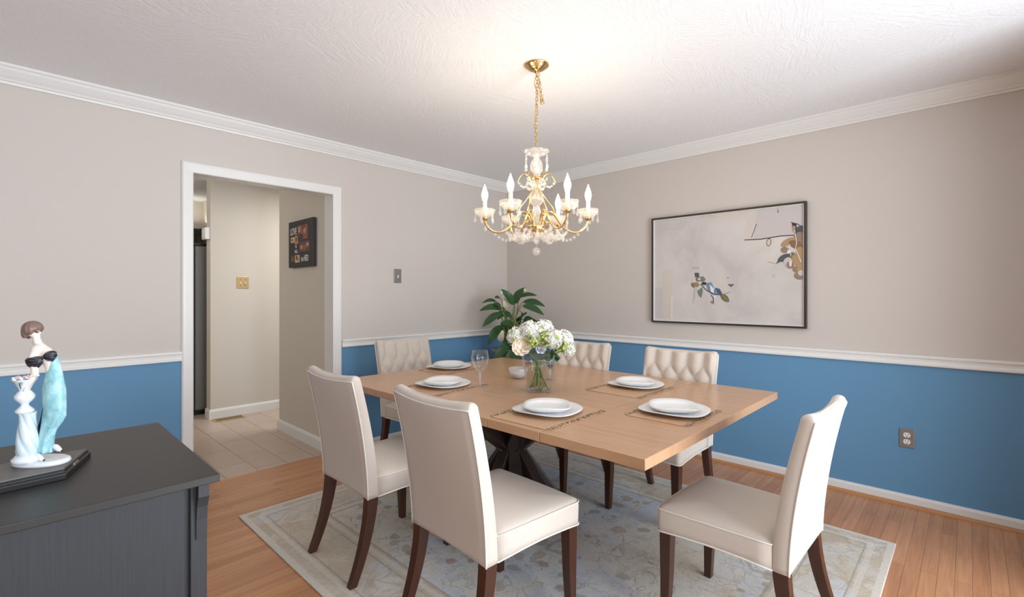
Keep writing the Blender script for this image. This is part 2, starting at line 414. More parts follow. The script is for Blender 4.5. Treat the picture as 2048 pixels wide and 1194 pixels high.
profile_run('trim_3', rail, [((-5.6, 0, 0), (DX0-.06, 0, 0), (0, -1, 0), 0, 0), ((DX1+.075, 0, 0), (0, 0, 0), (0, -1, 0), 0, 1)], M['trim'])
profile_run('trim_4', rail, [((0, 0, 0), (0, -4.9, 0), (-1, 0, 0), 1, 0)], M['trim'])
base = [(0, 0), (.014, 0), (.014, .052), (.009, .064), (0, .066)]
profile_run('baseboard_north', base, [((-5.6, 0, 0), (DX0-.06, 0, 0), (0, -1, 0), 0, 0), ((DX1+.075, 0, 0), (0, 0, 0), (0, -1, 0), 0, 1)], M['trim'])
profile_run('baseboard_east', base, [((0, 0, 0), (0, -4.9, 0), (-1, 0, 0), 1, 0)], M['trim'])
shoe = [(0, 0)]+[(.014+.017*math.cos(a), .018*math.sin(a)) for a in (0, .4, .8, 1.2, PI/2)]+[(0, .018)]
oakshoe = plain('oak_shoe_moulding', rgb(190, 136, 92), .4)
profile_run('trim_5', shoe, [((0, 0, 0), (0, -4.9, 0), (-1, 0, 0), 1, 0)], oakshoe)
profile_run('trim_6', shoe, [((DX1+.075, 0, 0), (0, 0, 0), (0, -1, 0), 0, 1)], oakshoe)
# doorway casing and jamb
mb = MB(); cz = DZ-.008
cprof = [(0, 0), (0, -.012), (.006, -.016), (.046, -.019), (.060, -.019), (.066, -.015), (.070, -.009), (.070, 0)]
def cas(path):
    mb.loft(path, 0, True, True, True, False)
L_, R_in, T_ = DX0+.002, DX1-.002, cz
cas([[(L_-o*.92, y, z0 if z0 == 0 else T_+o) for o, y in cprof] for z0 in (0, 1)]+[[(R_in+o*1.05, y, T_+o) for o, y in cprof], [(R_in+o*1.05, y, 0) for o, y in cprof]])
mb.box(DX0-.012, DX0, 0, WT, 0, DZ); mb.box(DX1, DX1+.012, 0, WT, 0, DZ); mb.box(DX0-.012, DX1+.012, 0, WT, DZ, DZ+.012)
struct(mb.build('door_1', M['trim']), 'white cased doorway without a door')

# rooms beyond the doorway
struct(MB().box(-1.954, -1.83, WT, 1.076, 0, CH).build('wall_hall_east', M['cream_wall']))
struct(MB().box(-2.294, .12, 1.95, 2.085, 0, CH).build('wall_hall_north', M['cream_wall']))
struct(MB().box(-4.3, .12, 3.9, 4.0, 0, CH).build('wall_kitchen_north', M['cream_wall']))
struct(MB().box(-1.55, -1.45, 2.085, 3.9, 0, CH).build('wall_kitchen_east', M['cream_wall']))
struct(MB().box(-4.3, -4.2, WT, 4.0, 0, CH).build('wall_kitchen_west', M['cream_wall']))
mb = MB().box(-4.2, -1.99, 3.48, 3.9, 2.09, CH).box(-1.99, -1.55, 2.3, 3.9, 2.09, CH)
struct(mb.build('wall_soffit', M['cream_wall']))
hb = [(0, 0), (.016, 0), (.016, .075), (.009, .092), (0, .095)]
profile_run('baseboard_hall', hb, [((-1.954, WT, 0), (-1.954, 1.076, 0), (-1, 0, 0), 0, -1), ((-1.954, 1.076, 0), (-1.83, 1.076, 0), (0, 1, 0), -1, 0)], M['trim'])
profile_run('baseboard_kitchen', hb, [((-2.294, 1.95, 0), (-.2, 1.95, 0), (0, -1, 0), -1, 0), ((-2.294, 1.95, 0), (-2.294, 2.085, 0), (-1, 0, 0), -1, 0)], M['trim'])

# ------------------------------------------------------------------ fridge, kitchen cabinets, small wall fittings
fr = tag(empty('refrigerator', (-2.06, 2.66, 0)), 'grey steel refrigerator seen edge-on through the doorway', 'refrigerator')
MB().box(-.30, .40, -.43, .43, .05, 1.77).build('cabinet_body', M['steel'], fr, bevel=.012)
MB().box(-.36, -.305, -.43, -.004, .08, 1.76).build('door', M['steel'], fr, bevel=.014)
MB().box(-.36, -.305, .004, .43, .08, 1.76).build('door', M['steel'], fr, bevel=.014)
MB().tube([(-.36, -.05, .75), (-.40, -.05, .78), (-.40, -.05, 1.42), (-.36, -.05, 1.45)], .010).build('handle', M['nickel'], fr)
MB().box(-.33, .38, -.41, .41, 0, .05).build('kick_plate', M['black'], fr)
MB().box(-.33, -.20, -.43, -.33, 1.77, 1.80).build('hinge_cover', M['black'], fr, bevel=.006)

def panel_door(parent, fn, u0, u1, z0, z1):
    mb = MB(); s_ = .055
    for a, b, c, d in ((u0, u0+s_, z0, z1), (u1-s_, u1, z0, z1), (u0+s_, u1-s_, z0, z0+s_), (u0+s_, u1-s_, z1-s_, z1)):
        mb.prism([(a, c), (b, c), (b, d), (a, d)], fn, 0, .022)
    mb.prism([(u0+s_, z0+s_), (u1-s_, z0+s_), (u1-s_, z1-s_), (u0+s_, z1-s_)], fn, 0, .008)
    i = s_+.03
    mb.prism([(u0+i, z0+i), (u1-i, z0+i), (u1-i, z1-i), (u0+i, z1-i)], fn, .008, .017)
    return mb.build('door', M['olive'], parent, bevel=.003)
cb = tag(empty('wall_cabinet', (-2.9, 3.68, 1.40)), 'dark olive wall cabinet at the back of the kitchen', 'cabinet')
MB().box(-.5, .895, -.18, .21, 0, .64).build('carcass', M['olive'], cb)
fnc = lambda u, z, d: (u, -.18-d, z)
panel_door(cb, fnc, -.49, .16, .01, .63); panel_door(cb, fnc, .18, .83, .01, .63)
MB().loft([[(x, y-o, z) for o, z in ((0, .63), (.022, .63), (.03, .65), (.05, .68), (.05, .692), (0, .692))] for x, y in ((-.5, -.18), (.895, -.18))], 0, True, True, True, False).build('crown_moulding', M['olive'], cb)
cf = tag(empty('wall_cabinet', (-1.77, 2.70, 1.83)), 'dark olive cabinet mounted above the refrigerator', 'cabinet')
MB().box(-.21, .21, -.40, .76, 0, .22).build('carcass', M['olive'], cf)
fnc = lambda u, z, d: (-.21-d, u, z)
panel_door(cf, fnc, -.39, .16, .01, .21); panel_door(cf, fnc, .18, .72, .01, .21)
MB().loft([[(x-o, y, z) for o, z in ((0, .21), (.022, .21), (.03, .225), (.05, .25), (.05, .262), (0, .262))] for x, y in ((-.21, -.40), (-.21, .73))], 0, True, True, True, False).build('crown_moulding', M['olive'], cf)

wb = tag(empty('door_chime', (-2.294, 2.02, 1.88)), 'small pale box mounted on the wall end beside the refrigerator', 'wall box')
MB().box(-.045, 0, -.06, .06, -.06, .06).build('housing', M['white'], wb, bevel=.006)
MB().box(-.049, -.045, -.045, .045, -.04, .04).build('cover_panel', M['trim'], wb, bevel=.002)

sw = tag(empty('light_switch', (-1.371, 0, 1.423)), 'single nickel light switch beside the doorway casing', 'light switch')
MB().box(-.038, .038, -.006, 0, -.061, .061).build('cover_plate', M['nickel'], sw, bevel=.003)
MB().box(-.005, .005, -.020, -.004, -.012, .012).build('toggle', M['white'], sw, rot=(.45, 0, 0), bevel=.002)
for z in (.03, -.03): MB().ball((0, -.006, z), .004, .002, .004, 8).build('screw', M['steel'], sw)
ds = tag(empty('double_switch', (-1.996, 1.95, 1.387)), 'double brass light switch on the cream hall wall', 'light switch')
MB().box(-.058, .058, -.006, 0, -.062, .062).build('cover_plate', M['brass_plate'], ds, bevel=.003)
for x in (-.023, .023):
    MB().box(x-.005, x+.005, -.02, -.004, -.012, .012).build('toggle', M['candle'], ds, rot=(.4, 0, 0), bevel=.002)
    for z in (.03, -.03): MB().ball((x, -.006, z), .0045, .002, .0045, 8).build('screw', M['black'], ds)
ol = tag(empty('wall_outlet', (0, -3.340, .4025)), 'grey duplex outlet on the blue wall under the chair rail', 'outlet')
MB().box(-.006, 0, -.037, .037, -.057, .057).build('cover_plate', M['nickel'], ol, bevel=.003)
for z in (.020, -.020):
    f = MB().loft([[(x, u, z+v) for u, v in srect(.0165, .0145, 2.6, 24)] for x in (-.0055, -.009)]).build('receptacle', M['white'], ol)
    mb = MB()
    for u, hh in ((-.0065, .0045), (.0065, .0038)): mb.box(-.0096, -.0088, u-.0013, u+.0013, z+.001, z+.001+2*hh)
    mb.box(-.0096, -.0088, -.0028, .0028, z-.0105, z-.0055)
    mb.build('slots', M['black'], f)
vt = tag(empty('floor_register', (-2.155, 1.842, 0)), 'brass floor register along the hall wall baseboard', 'floor vent')
MB().box(-.14, .14, -.075, .075, 0, .004).build('rim', M['brass_plate'], vt, bevel=.002)
mb = MB()
for i in range(11):
    x = -.11+.022*i
    for s_ in (-1, 1): mb.tube([(x+.006*math.sin(k*PI/3)*s_, s_*.006+s_*.045*k/6, .0042) for k in range(7)], .0032, 6)
mb.build('scroll_slots', M['black'], vt)

# framed picture on the east wall
def wall_picture():
    pc = tag(empty('framed_picture', (0, -2.2605, 1.033)), 'large abstract botanical picture in a thin dark frame', 'picture')
    W, H = .560, .8565                         # half width, height; u runs to the viewer's right (-Y)
    fn = lambda u, z, d: (-d, -u, z)
    mb = MB(); t_ = .014
    mb.prism([(-W, 0), (W, 0), (W, H), (-W, H)], fn, .003, .012)
    for a, b, c, d in ((-W, -W+t_, 0, H), (W-t_, W, 0, H), (-W+t_, W-t_, 0, t_), (-W+t_, W-t_, H-t_, H)):
        mb.prism([(a, c), (b, c), (b, d), (a, d)], fn, .003, .034)
    mb.build('frame', M['frame'], pc, bevel=.001)
    mb = MB()
    for a, b, c, d in ((-W+t_, -W+t_+.006, t_, H-t_), (W-t_-.006, W-t_, t_, H-t_), (-W+t_+.006, W-t_-.006, t_, t_+.006), (-W+t_+.006, W-t_-.006, H-t_-.006, H-t_)):
        mb.prism([(a, c), (b, c), (b, d), (a, d)], fn, .012, .027)
    mb.build('inner_liner', M['trim'], pc)
    t = NT('misty_canvas'); p = t.pos()
    n = t.noise(p, 3.0, 4, .55, .6); n2 = t.noise(t.scale(p, 1, 1, 2.2), 2.0, 2)
    col = t.ramp(n, [(.3, rgb(196, 188, 186)), (.5, rgb(212, 206, 200)), (.7, rgb(222, 214, 208))])
    col = t.mix(t.math('MULTIPLY', n2, .35), col, rgb(196, 190, 194))
    canvas = t.principled(col, .35)
    cols = [canvas, plain('paint_brown', rgb(134, 104, 78), .5), plain('paint_tan', rgb(178, 146, 108), .5), plain('paint_slate', rgb(84, 88, 94), .5), plain('paint_white', rgb(232, 232, 236), .5),
            plain('paint_blue', rgb(112, 140, 172), .5), plain('paint_navy', rgb(54, 66, 88), .5), plain('paint_olive', rgb(126, 118, 76), .5), plain('paint_sage', rgb(116, 130, 118), .5),
            plain('paint_ink', rgb(52, 44, 42), .5), plain('paint_mist', rgb(204, 196, 195), .5), plain('paint_sand', rgb(213, 203, 192), .5), plain('paint_taupe', rgb(150, 128, 112), .5)]
    mb = MB(); w2 = W-t_-.006; mb.add([fn(-w2, t_+.006, .018), fn(w2, t_+.006, .018), fn(w2, H-t_-.006, .018), fn(-w2, H-t_-.006, .018)], [(0, 1, 2, 3)], 0, False)
    # photo coordinates (zoomed crop) -> u, z on the canvas, with the frame's perspective taken out
    def uv(a, b):
        px = 1290+a/4.263; py = 390+b/4.264
        k = (px-1024)/963.8; dx = k*.6891+.7246; dy = -k*.7246+.6891; tt = 3.723/dx
        y = -3.615+dy*tt; z = 1.266+(588-py)/963.8*tt
        return (-(y+2.2605), z-1.033)
    lev = [0]
    def poly(pts, m):
        lev[0] += 1; d = .0182+lev[0]*.00004; q = [uv(*p_) for p_ in pts]
        q = [(min(max(u, -w2), w2), z) for u, z in q]
        mb.add([fn(u, z, d) for u, z in q], [tuple(range(len(q)))], m, False)
    def blob(cx, cy, rx, ry, ang, m, tip=1.0):
        pts = []
        for j in range(18):
            a = 2*PI*j/18; x = rx*math.cos(a); y = ry*math.sin(a)*(1 if x < 0 else 1-.6*tip*(x/rx)**2)
            pts.append((cx+x*math.cos(ang)-y*math.sin(ang), cy+x*math.sin(ang)+y*math.cos(ang)))
        poly(pts, m)
    def stroke(pts, wd, m):
        for (a, b), (c, d) in zip(pts, pts[1:]):
            L = math.hypot(c-a, d-b) or 1; nx, ny = -(d-b)/L*wd/2, (c-a)/L*wd/2
            poly([(a+nx, b+ny), (c+nx, d+ny), (c-nx, d-ny), (a-nx, b-ny)], m)
    poly([(92, 790), (162, 790), (162, 1050), (92, 1050)], 10); poly([(164, 640), (238, 640), (238, 1052), (164, 1052)], 11); stroke([(238, 870), (238, 1052)], 7, 4)
    poly([(960, 150), (1350, 90), (1350, 330), (930, 380)], 10); poly([(900, 150), (960, 150), (900, 380), (850, 340)], 11); blob(760, 165, 150, 22, -.1, 11, 0)
    blob(240, 290, 90, 14, 0, 10, 0); blob(440, 625, 30, 9, 0, 12, 0); blob(440, 626, 24, 6, 0, 0, 0)
    stroke([(957, 248), (915, 368)], 5, 9); stroke([(856, 385), (1000, 378), (1160, 352), (1290, 344)], 8, 9)
    blob(1062, 405, 20, 34, .2, 9, 0); blob(1062, 405, 15, 28, .2, 11, 0); poly([(1138, 110), (1150, 155), (1133, 150)], 12)
    # right-hand branch of broad leaves
    for cx, cy, rx, ry, an, m in ((1330, 300, 60, 34, -.5, 3), (1330, 370, 60, 48, .6, 12), (1230, 400, 74, 26, -.5, 2), (1305, 430, 78, 34, .35, 1), (1200, 470, 36, 26, 0, 12), (1340, 500, 60, 44, 1.1, 2), (1265, 525, 36, 34, .3, 7),
                              (1195, 535, 62, 26, -.5, 3), (1230, 575, 42, 42, .2, 10), (1310, 560, 60, 46, .8, 2), (1245, 600, 34, 30, .4, 12), (1300, 635, 36, 26, 0, 12), (1335, 625, 34, 42, .2, 2), (1325, 690, 48, 32, .1, 12), (1340, 665, 30, 24, 0, 10)):
        blob(cx, cy, rx+1.5, ry+2, an, 12); blob(cx, cy, rx, ry, an, m)
    poly([(1122, 590), (1162, 525), (1236, 512), (1180, 560)], 3); poly([(1236, 570), (1260, 560), (1254, 610), (1238, 606)], 4); poly([(1222, 470), (1250, 470), (1240, 500), (1218, 500)], 4)
    poly([(1260, 240), (1300, 245), (1296, 300), (1262, 290)], 9); poly([(1266, 262), (1290, 268), (1286, 320), (1258, 310)], 2); stroke([(1250, 236), (1310, 250), (1352, 280), (1290, 330)], 6, 6)
    stroke([(1280, 300), (1300, 400), (1290, 460), (1340, 575)], 6, 4); stroke([(1240, 420), (1250, 520)], 6, 4); stroke([(1050, 570), (1115, 586)], 3, 12)
    # lower-left sprig
    poly([(432, 664), (468, 664), (474, 706), (436, 700)], 3); poly([(455, 820), (498, 786), (502, 820), (488, 878), (464, 850)], 8)
    for cx, cy, rx, ry, an, m in ((432, 730, 22, 18, .3, 11), (465, 720, 24, 18, 0, 7), (500, 718, 24, 22, .2, 8), (425, 772, 26, 16, .8, 7), (450, 765, 22, 18, .2, 12), (515, 755, 22, 12, 0, 9), (472, 718, 13, 10, 0, 11)):
        blob(cx, cy, rx+1.5, ry+1.5, an, 12); blob(cx, cy, rx, ry, an, m)
    poly([(530, 752), (575, 745), (600, 800), (590, 842), (545, 815)], 5); poly([(560, 760), (598, 800), (594, 838), (570, 822)], 4); poly([(600, 800), (640, 800), (668, 846), (600, 850)], 5)
    for k in range(3): stroke([(612+14*k, 792+4*k), (640+12*k, 845)], 8, 6)
    stroke([(485, 760), (530, 810), (590, 846), (668, 852)], 6, 9); stroke([(572, 852), (592, 880), (592, 930)], 5, 9); poly([(598, 856), (618, 862), (600, 905)], 4); blob(580, 912, 9, 12, 0, 12)
    blob(692, 880, 46, 24, .75, 9); blob(692, 880, 42, 20, .75, 7); poly([(715, 905), (738, 924), (722, 920)], 4); stroke([(665, 850), (735, 826)], 3, 12); stroke([(440, 780), (432, 860), (425, 920)], 9, 10)
    poly([(716, 762), (770, 760), (742, 784)], 9); poly([(728, 764), (760, 763), (742, 776)], 5); blob(716, 708, 4, 4, 0, 9, 0); blob(1110, 690, 10, 14, .4, 10, 0)
    mb.build('canvas', cols, pc, fix=False)
wall_picture()

# black photo canvas in the hall, lettered
def love_canvas():
    pc = tag(empty('photo_canvas', (-1.954, .535, 1.497)), 'black photo collage canvas lettered LOVE in the hall', 'picture')
    W, H = .245, .402; fn = lambda u, z, d: (-d, -u, z)
    MB().prism([(-W, 0), (W, 0), (W, H), (-W, H)], fn, 0, .032).build('canvas_block', plain('black_canvas', rgb(46, 44, 44), .6), pc, bevel=.004)
    cols = [plain('collage_rust', rgb(150, 84, 62), .5), plain('collage_skin', rgb(196, 140, 110), .5), plain('collage_brown', rgb(96, 66, 52), .5), plain('collage_cream', rgb(206, 186, 150), .5), plain('collage_plum', rgb(92, 62, 66), .5), plain('collage_dark', rgb(58, 48, 46), .5)]
    mb = MB(); d = .0323; cnt = [0]
    def q(u0, u1, z0, z1, m, e=0):
        mb.add([fn(u0, z0, d+e), fn(u1, z0, d+e), fn(u1, z1, d+e), fn(u0, z1, d+e)], [(0, 1, 2, 3)], m, False)
    def el(u, z, a, b, m, e):
        mb.add([fn(u+a*math.cos(j*PI/8), z+b*math.sin(j*PI/8), d+e) for j in range(16)], [tuple(range(16))], m, False)
    u_ = lambda t: -W+t*2*W; z_ = lambda t: H*(1-t)
    q(u_(.40), u_(.80), z_(.42), z_(.12), 0); q(u_(.10), u_(.26), z_(.46), z_(.34), 3); q(u_(.27), u_(.42), z_(.50), z_(.32), 1)
    q(u_(.46), u_(.88), z_(.68), z_(.46), 4); q(u_(.28), u_(.48), z_(.90), z_(.74), 3); q(u_(.10), u_(.26), z_(.88), z_(.74), 2)
    for (a, b, c, e, m) in ((.46, .20, .05, .07, 1), (.64, .17, .07, .05, 2), (.68, .24, .05, .06, 1), (.66, .36, .09, .06, 0), (.48, .32, .06, .05, 2), (.16, .40, .03, .03, 2), (.34, .40, .03, .05, 2), (.55, .58, .05, .05, 1), (.66, .60, .06, .07, 0), (.79, .56, .05, .06, 3), (.79, .60, .03, .06, 2), (.36, .80, .04, .05, 2), (.43, .84, .03, .05, 1), (.18, .82, .04, .04, 0)):
        cnt[0] += 1; el(u_(a), z_(b), c*2*W, e*H, m, .0001+.00004*cnt[0])
    q(u_(.42), u_(.62), z_(.46), z_(.31), 5, .0009)
    mb.build('photo_print', cols, pc, fix=False)
    def word(txt, u, z, size, sx=1.0):
        cu = bpy.data.curves.new('lettering', 'FONT'); cu.body = txt; cu.size = size; cu.extrude = .0004; cu.offset = .0006
        cu.materials.append(M['trim'])
        t_ = bpy.data.objects.new('lettering', cu); COL.objects.link(t_); dg = bpy.context.evaluated_depsgraph_get(); me = bpy.data.meshes.new_from_object(t_.evaluated_get(dg)); bpy.data.objects.remove(t_)
        o = bpy.data.objects.new('lettering', me); COL.objects.link(o); o.parent = pc
        o.location = (-.0328, -u, z); o.rotation_euler = (PI/2, 0, -PI/2); o.scale = (sx, 1, 1)
    word('LOVE', u_(.08), z_(.29), .085, .66); word('IS', u_(.30), z_(.58), .036); word('ALL', u_(.27), z_(.69), .040); word('YOU', u_(.53), z_(.88), .046, .55); word('NEED', u_(.66), z_(.88), .072, .46)
love_canvas()

# ------------------------------------------------------------------ rug
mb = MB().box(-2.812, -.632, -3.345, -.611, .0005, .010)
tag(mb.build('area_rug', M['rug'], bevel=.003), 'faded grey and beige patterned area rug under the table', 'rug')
RT = .0105

# ------------------------------------------------------------------ dining table
def dining_table():
    T = tag(empty('dining_table', (-1.595, -1.832, RT)), 'light oak extending dining table on a dark starburst pedestal', 'table')
    zt, zb = .74-RT, .702-RT
    x0, x1, y0, y1 = -2.32+1.595, -.868+1.595, -2.866+1.832, -.80+1.832; s1, s2 = -2.425+1.832, -2.135+1.832; g = .0012
    xm = -1.53+1.595
    # four boards: far top, leaf between, and the near end split along its length
    MB().box(x0, x1, s2+g, y1, zb, zt).build('tabletop', M['table'], T, bevel=.003)
    MB().box(x0, x1, s1+g, s2-g, zb, zt).build('extension_leaf', M['table'], T, bevel=.003)
    MB().box(x0, xm-g, y0, s1-g, zb, zt).build('end_board', M['table'], T, bevel=.003)
    MB().box(xm+g, x1, y0, s1-g, zb, zt).build('end_board', M['table'], T, bevel=.003)
    mb = MB().box(x0+.22, x1-.22, y0+.30, y1-.30, zb-.055, zb-.0005)
    mb.build('apron', M['pedestal'], T, bevel=.004)
    px, py = -1.70+1.595, -1.69+1.832; zh = .385-RT
    hub = MB().lathe([(.055, zh-.05), (.075, zh), (.055, zh+.05)], 8, (px, py, 0)).build('pedestal_hub', M['pedestal'], T)
    for k in range(8):
        a = PI*(k/4)+.12; mb = MB(); ca, sa = math.cos(a), math.sin(a)
        def bar(ra, za, rb, zb_, wa, wb_):
            rings = []
            for r, z, w_, th in ((ra, za, wa, .052), (rb, zb_, wb_, .030)):
                rings.append([(px+ca*(r+du)-sa*dv, py+sa*(r+du)+ca*dv, z) for du, dv in ((-w_, -th), (w_, -th), (w_, th), (-w_, th))])
            mb.loft(rings, 0, True, True, True, False)
        bar(.27, .0, .02, zh+.02, .075, .04)
        bar(.02, zh-.02, .34, zb-.055, .04, .075)
        mb.build('pedestal_bar', M['pedestal'], hub, bevel=.004)
    return T
dining_table()

# ------------------------------------------------------------------ chairs
def smooth(a, b, x):
    t = min(max((x-a)/(b-a), 0), 1); return t*t*(3-2*t)
ZB, ZTOP = .360, .912
def back_params(s_):
    yr = -.222-.078*s_**1.7; wd = .224+.008*s_; th = .060-.012*s_
    return yr, wd, th
def tuft(x, z):
    du, dz, zr = .106, .080, ZTOP-.088
    if z > zr: a = b = x/du+.5
    else: a = x/du+.5+(zr-z)/(2*dz); b = x/du+.5-(zr-z)/(2*dz)
    h = math.sqrt(abs(math.sin(PI*a))*abs(math.sin(PI*b)))
    return h
def back_ring(s_, tufted, shr=0, zoff=0, pinch=1.0):
    yr, wd, th = back_params(s_); z0 = ZB+(ZTOP-.026-ZB)*s_; ring = []
    wd -= shr; N = 44; rc = .016
    def zz(x): return z0-.014*(1-(x/.23)**2)*smooth(.55, 1, s_)+zoff+ (.012*(1-(x/.23)**2) if s_ < .001 else 0)
    def cv(x): return -.016*(1-(x/.23)**2)*smooth(.1, .9, s_)
    ymid = yr+th/2
    def P_(x, y): return (x, ymid+(y-ymid)*pinch+cv(x), zz(x))
    for i in range(N+1):
        x = -wd+rc+(2*wd-2*rc)*i/N; y = yr+th
        if tufted and z0 > .45: y += pinch*.026*(tuft(x, z0)-.55)*smooth(0, .035, wd-abs(x))*smooth(.45, .50, z0)
        elif not tufted: y += .006*(1-(x/wd)**2)
        ring.append(P_(x, y))
    for j in range(1, 5):
        a = PI/2-PI/2*j/5; ring.append(P_(wd-rc+rc*math.cos(a), yr+th-rc+rc*math.sin(a)))
    ring.append(P_(wd, yr+th*.45)); ring.append(P_(wd, yr+.006)); ring.append(P_(wd-.004, yr))
    for i in range(1, 12): ring.append(P_(wd-.004-(2*wd-.008)*i/12, yr-.004*math.sin(PI*i/12)))
    ring.append(P_(-wd+.004, yr)); ring.append(P_(-wd, yr+.006)); ring.append(P_(-wd, yr+th*.45))
    for j in range(4, 0, -1):
        a = PI/2-PI/2*j/5; ring.append(P_(-wd+rc-rc*math.cos(a), yr+th-rc+rc*math.sin(a)))
    return ring
def make_chair(tufted):
    R = empty('dining_chair', (0, 0, 0))
    rows = 64 if tufted else 24
    rings = [back_ring(i/rows, tufted) for i in range(rows+1)]
    for k in range(1, 6):
        a = PI/2*k/5.4; rings.append(back_ring(1, tufted, .020*(1-math.cos(a)), .026*math.sin(a), max(math.cos(a), .16)))
    bk = MB().loft(rings).build('backrest', M['cream'], R)
    # welt along the edge of the outer back
    L = []; 
    for i in range(25):
        s_ = i/24; yr, wd, th = back_params(s_); L.append((-wd+.001, yr+.001-.016*0, ZB+(ZTOP-.026-ZB)*s_))
    top = []
    for i in range(1, 20):
        x = -.228+.456*i/20; yr, wd, th = back_params(1); top.append((x, yr-.016*(1-(x/.23)**2)-.001, ZTOP-.024-.014*(1-(x/.23)**2)+.004*math.sin(PI*i/20)))
    Rr = [(-x, y, z) for x, y, z in reversed(L)]
    MB().tube(L+top+Rr, .0034, 6).build('piping', M['piping'], bk)
    if tufted:
        first = None; du, dz, zr = .106, .080, ZTOP-.088
        for r in range(5):
            z = zr-r*dz
            if z < .51: break
            for k in range(5):
                x = (k-2)*du+(.053 if r % 2 == 0 else 0)
                if abs(x) > .20: continue
                s_ = (z-ZB)/(ZTOP-.026-ZB); yr, wd, th = back_params(s_)
                y = yr+th-.0145-.016*(1-(x/.23)**2)*smooth(.1, .9, s_); z2 = z-.014*(1-(x/.23)**2)*smooth(.55, 1, s_)
                if first is None:
                    first = MB().ball((0, 0, 0), .0065, .004, .0065, 10).build('tuft_button', M['cream'], bk, loc=(x, y, z2))
                else:
                    c = first.copy(); COL.objects.link(c); c.parent = bk; c.location = (x, y, z2)
    # seat
    def plan(z, ins):
        y0, y1 = -.168, .250-ins; w0, w1 = .222-ins, .236-ins; r_ = max(.022-ins*.2, .01); pts = []
        def corner(cx, cy, a0):
            for j in range(6):
                a = a0+PI/2*j/5; pts.append((cx+r_*math.cos(a), cy+r_*math.sin(a)))
        corner(w1-r_, y1-r_, 0)
        for i in range(1, 8): pts.append((w1-r_-(2*w1-2*r_)*i/8, y1+.006*math.sin(PI*i/8)))
        corner(-w1+r_, y1-r_, PI/2)
        for i in range(1, 8): pts.append((-w1+(w1-w0)*i/8, y1-r_-(y1-r_-y0)*i/8))
        pts.append((-w0, y0)); pts.append((0, y0)); pts.append((w0, y0))
        for i in range(7, 0, -1): pts.append((w1-(w1-w0)*i/8, y1-r_-(y1-r_-y0)*i/8))
        return [(x, y, z) for x, y in pts]
    def arch(ring):
        return [(x, y, z+.010*max(0, math.sin(PI*(y+.19)/.44))*(1 if abs(x) > .15 else 0)+(.008*max(0, math.cos(PI*x/.47)) if y > .22 else 0)) for x, y, z in ring]
    ZS = .448
    rr = [arch(plan(ZB, 0)), plan(ZB+.03, -.001), plan(ZS-.02, -.002), plan(ZS-.004, -.001), plan(ZS+.006, .006), plan(ZS+.013, .018), plan(ZS+.020, .05), plan(ZS+.025, .10), plan(ZS+.028, .16)]
    st = MB().loft(rr).build('seat', M['cream'], R)
    def welt(ring): return [p for p in ring]
    MB().tube(welt([(x*1.002, y, z) for x, y, z in arch(plan(ZB, -.001))]), .0034, 6, closed=True).build('piping', M['piping'], st)
    MB().tube(welt(plan(ZS, -.0015)), .0026, 6, closed=True).build('piping', M['piping'], st)
    # legs
    def leg(path):
        return MB().loft([[(x+dx*a, y+dy*b, z) for dx, dy in ((-1, -1), (1, -1), (1, 1), (-1, 1))] for x, y, z, a, b in path], 0, True, True, True, False)
    for s_ in (-1, 1):
        leg([(s_*.205, .218, ZB+.02, .024, .024), (s_*.206, .220, .18, .020, .020), (s_*.208, .226, 0, .0155, .0155)]).build('leg', M['espresso'], R, bevel=.003)
    for s_ in (-1, 1):
        leg([(s_*(.198+.006*t), -.192-.095*(t**1.8), (ZB+.03)*(1-t), .0225-.006*t, .026-.009*t) for t in [i/8 for i in range(9)]]).build('leg', M['espresso'], R, bevel=.003)
    return R
def place_chair(src, first, x, y, deg, sc, label):
    o = src if first else copy_tree(src)
    o.location = (x, y, RT); o.rotation_euler = (0, 0, math.radians(deg)); o.scale = (sc, sc, sc)
    tag(o, label, 'chair', 'dining chairs around the table'); return o
pch = make_chair(False)
place_chair(pch, True, -2.412, -1.500, -91.2, .995, 'cream upholstered chair with plain back, nearest the cased doorway')
place_chair(pch, False, -2.412, -2.262, -93, 1.0, 'cream upholstered chair with plain back, largest and closest to the viewer')
place_chair(pch, False, -1.772, -2.985, -1.2, .965, 'cream upholstered chair seen side-on at the near table end')
tch = make_chair(True)
place_chair(tch, True, -1.605, -.715, 180, 1.0, 'tufted cream chair at the far table end by the doorway wall')
place_chair(tch, False, -1.07, -1.545, 90, 1.0, 'tufted cream chair half hidden by the flower vase')
place_chair(tch, False, -1.06, -2.285, 90, 1.0, 'tufted cream chair below the framed picture, clear of the flowers')

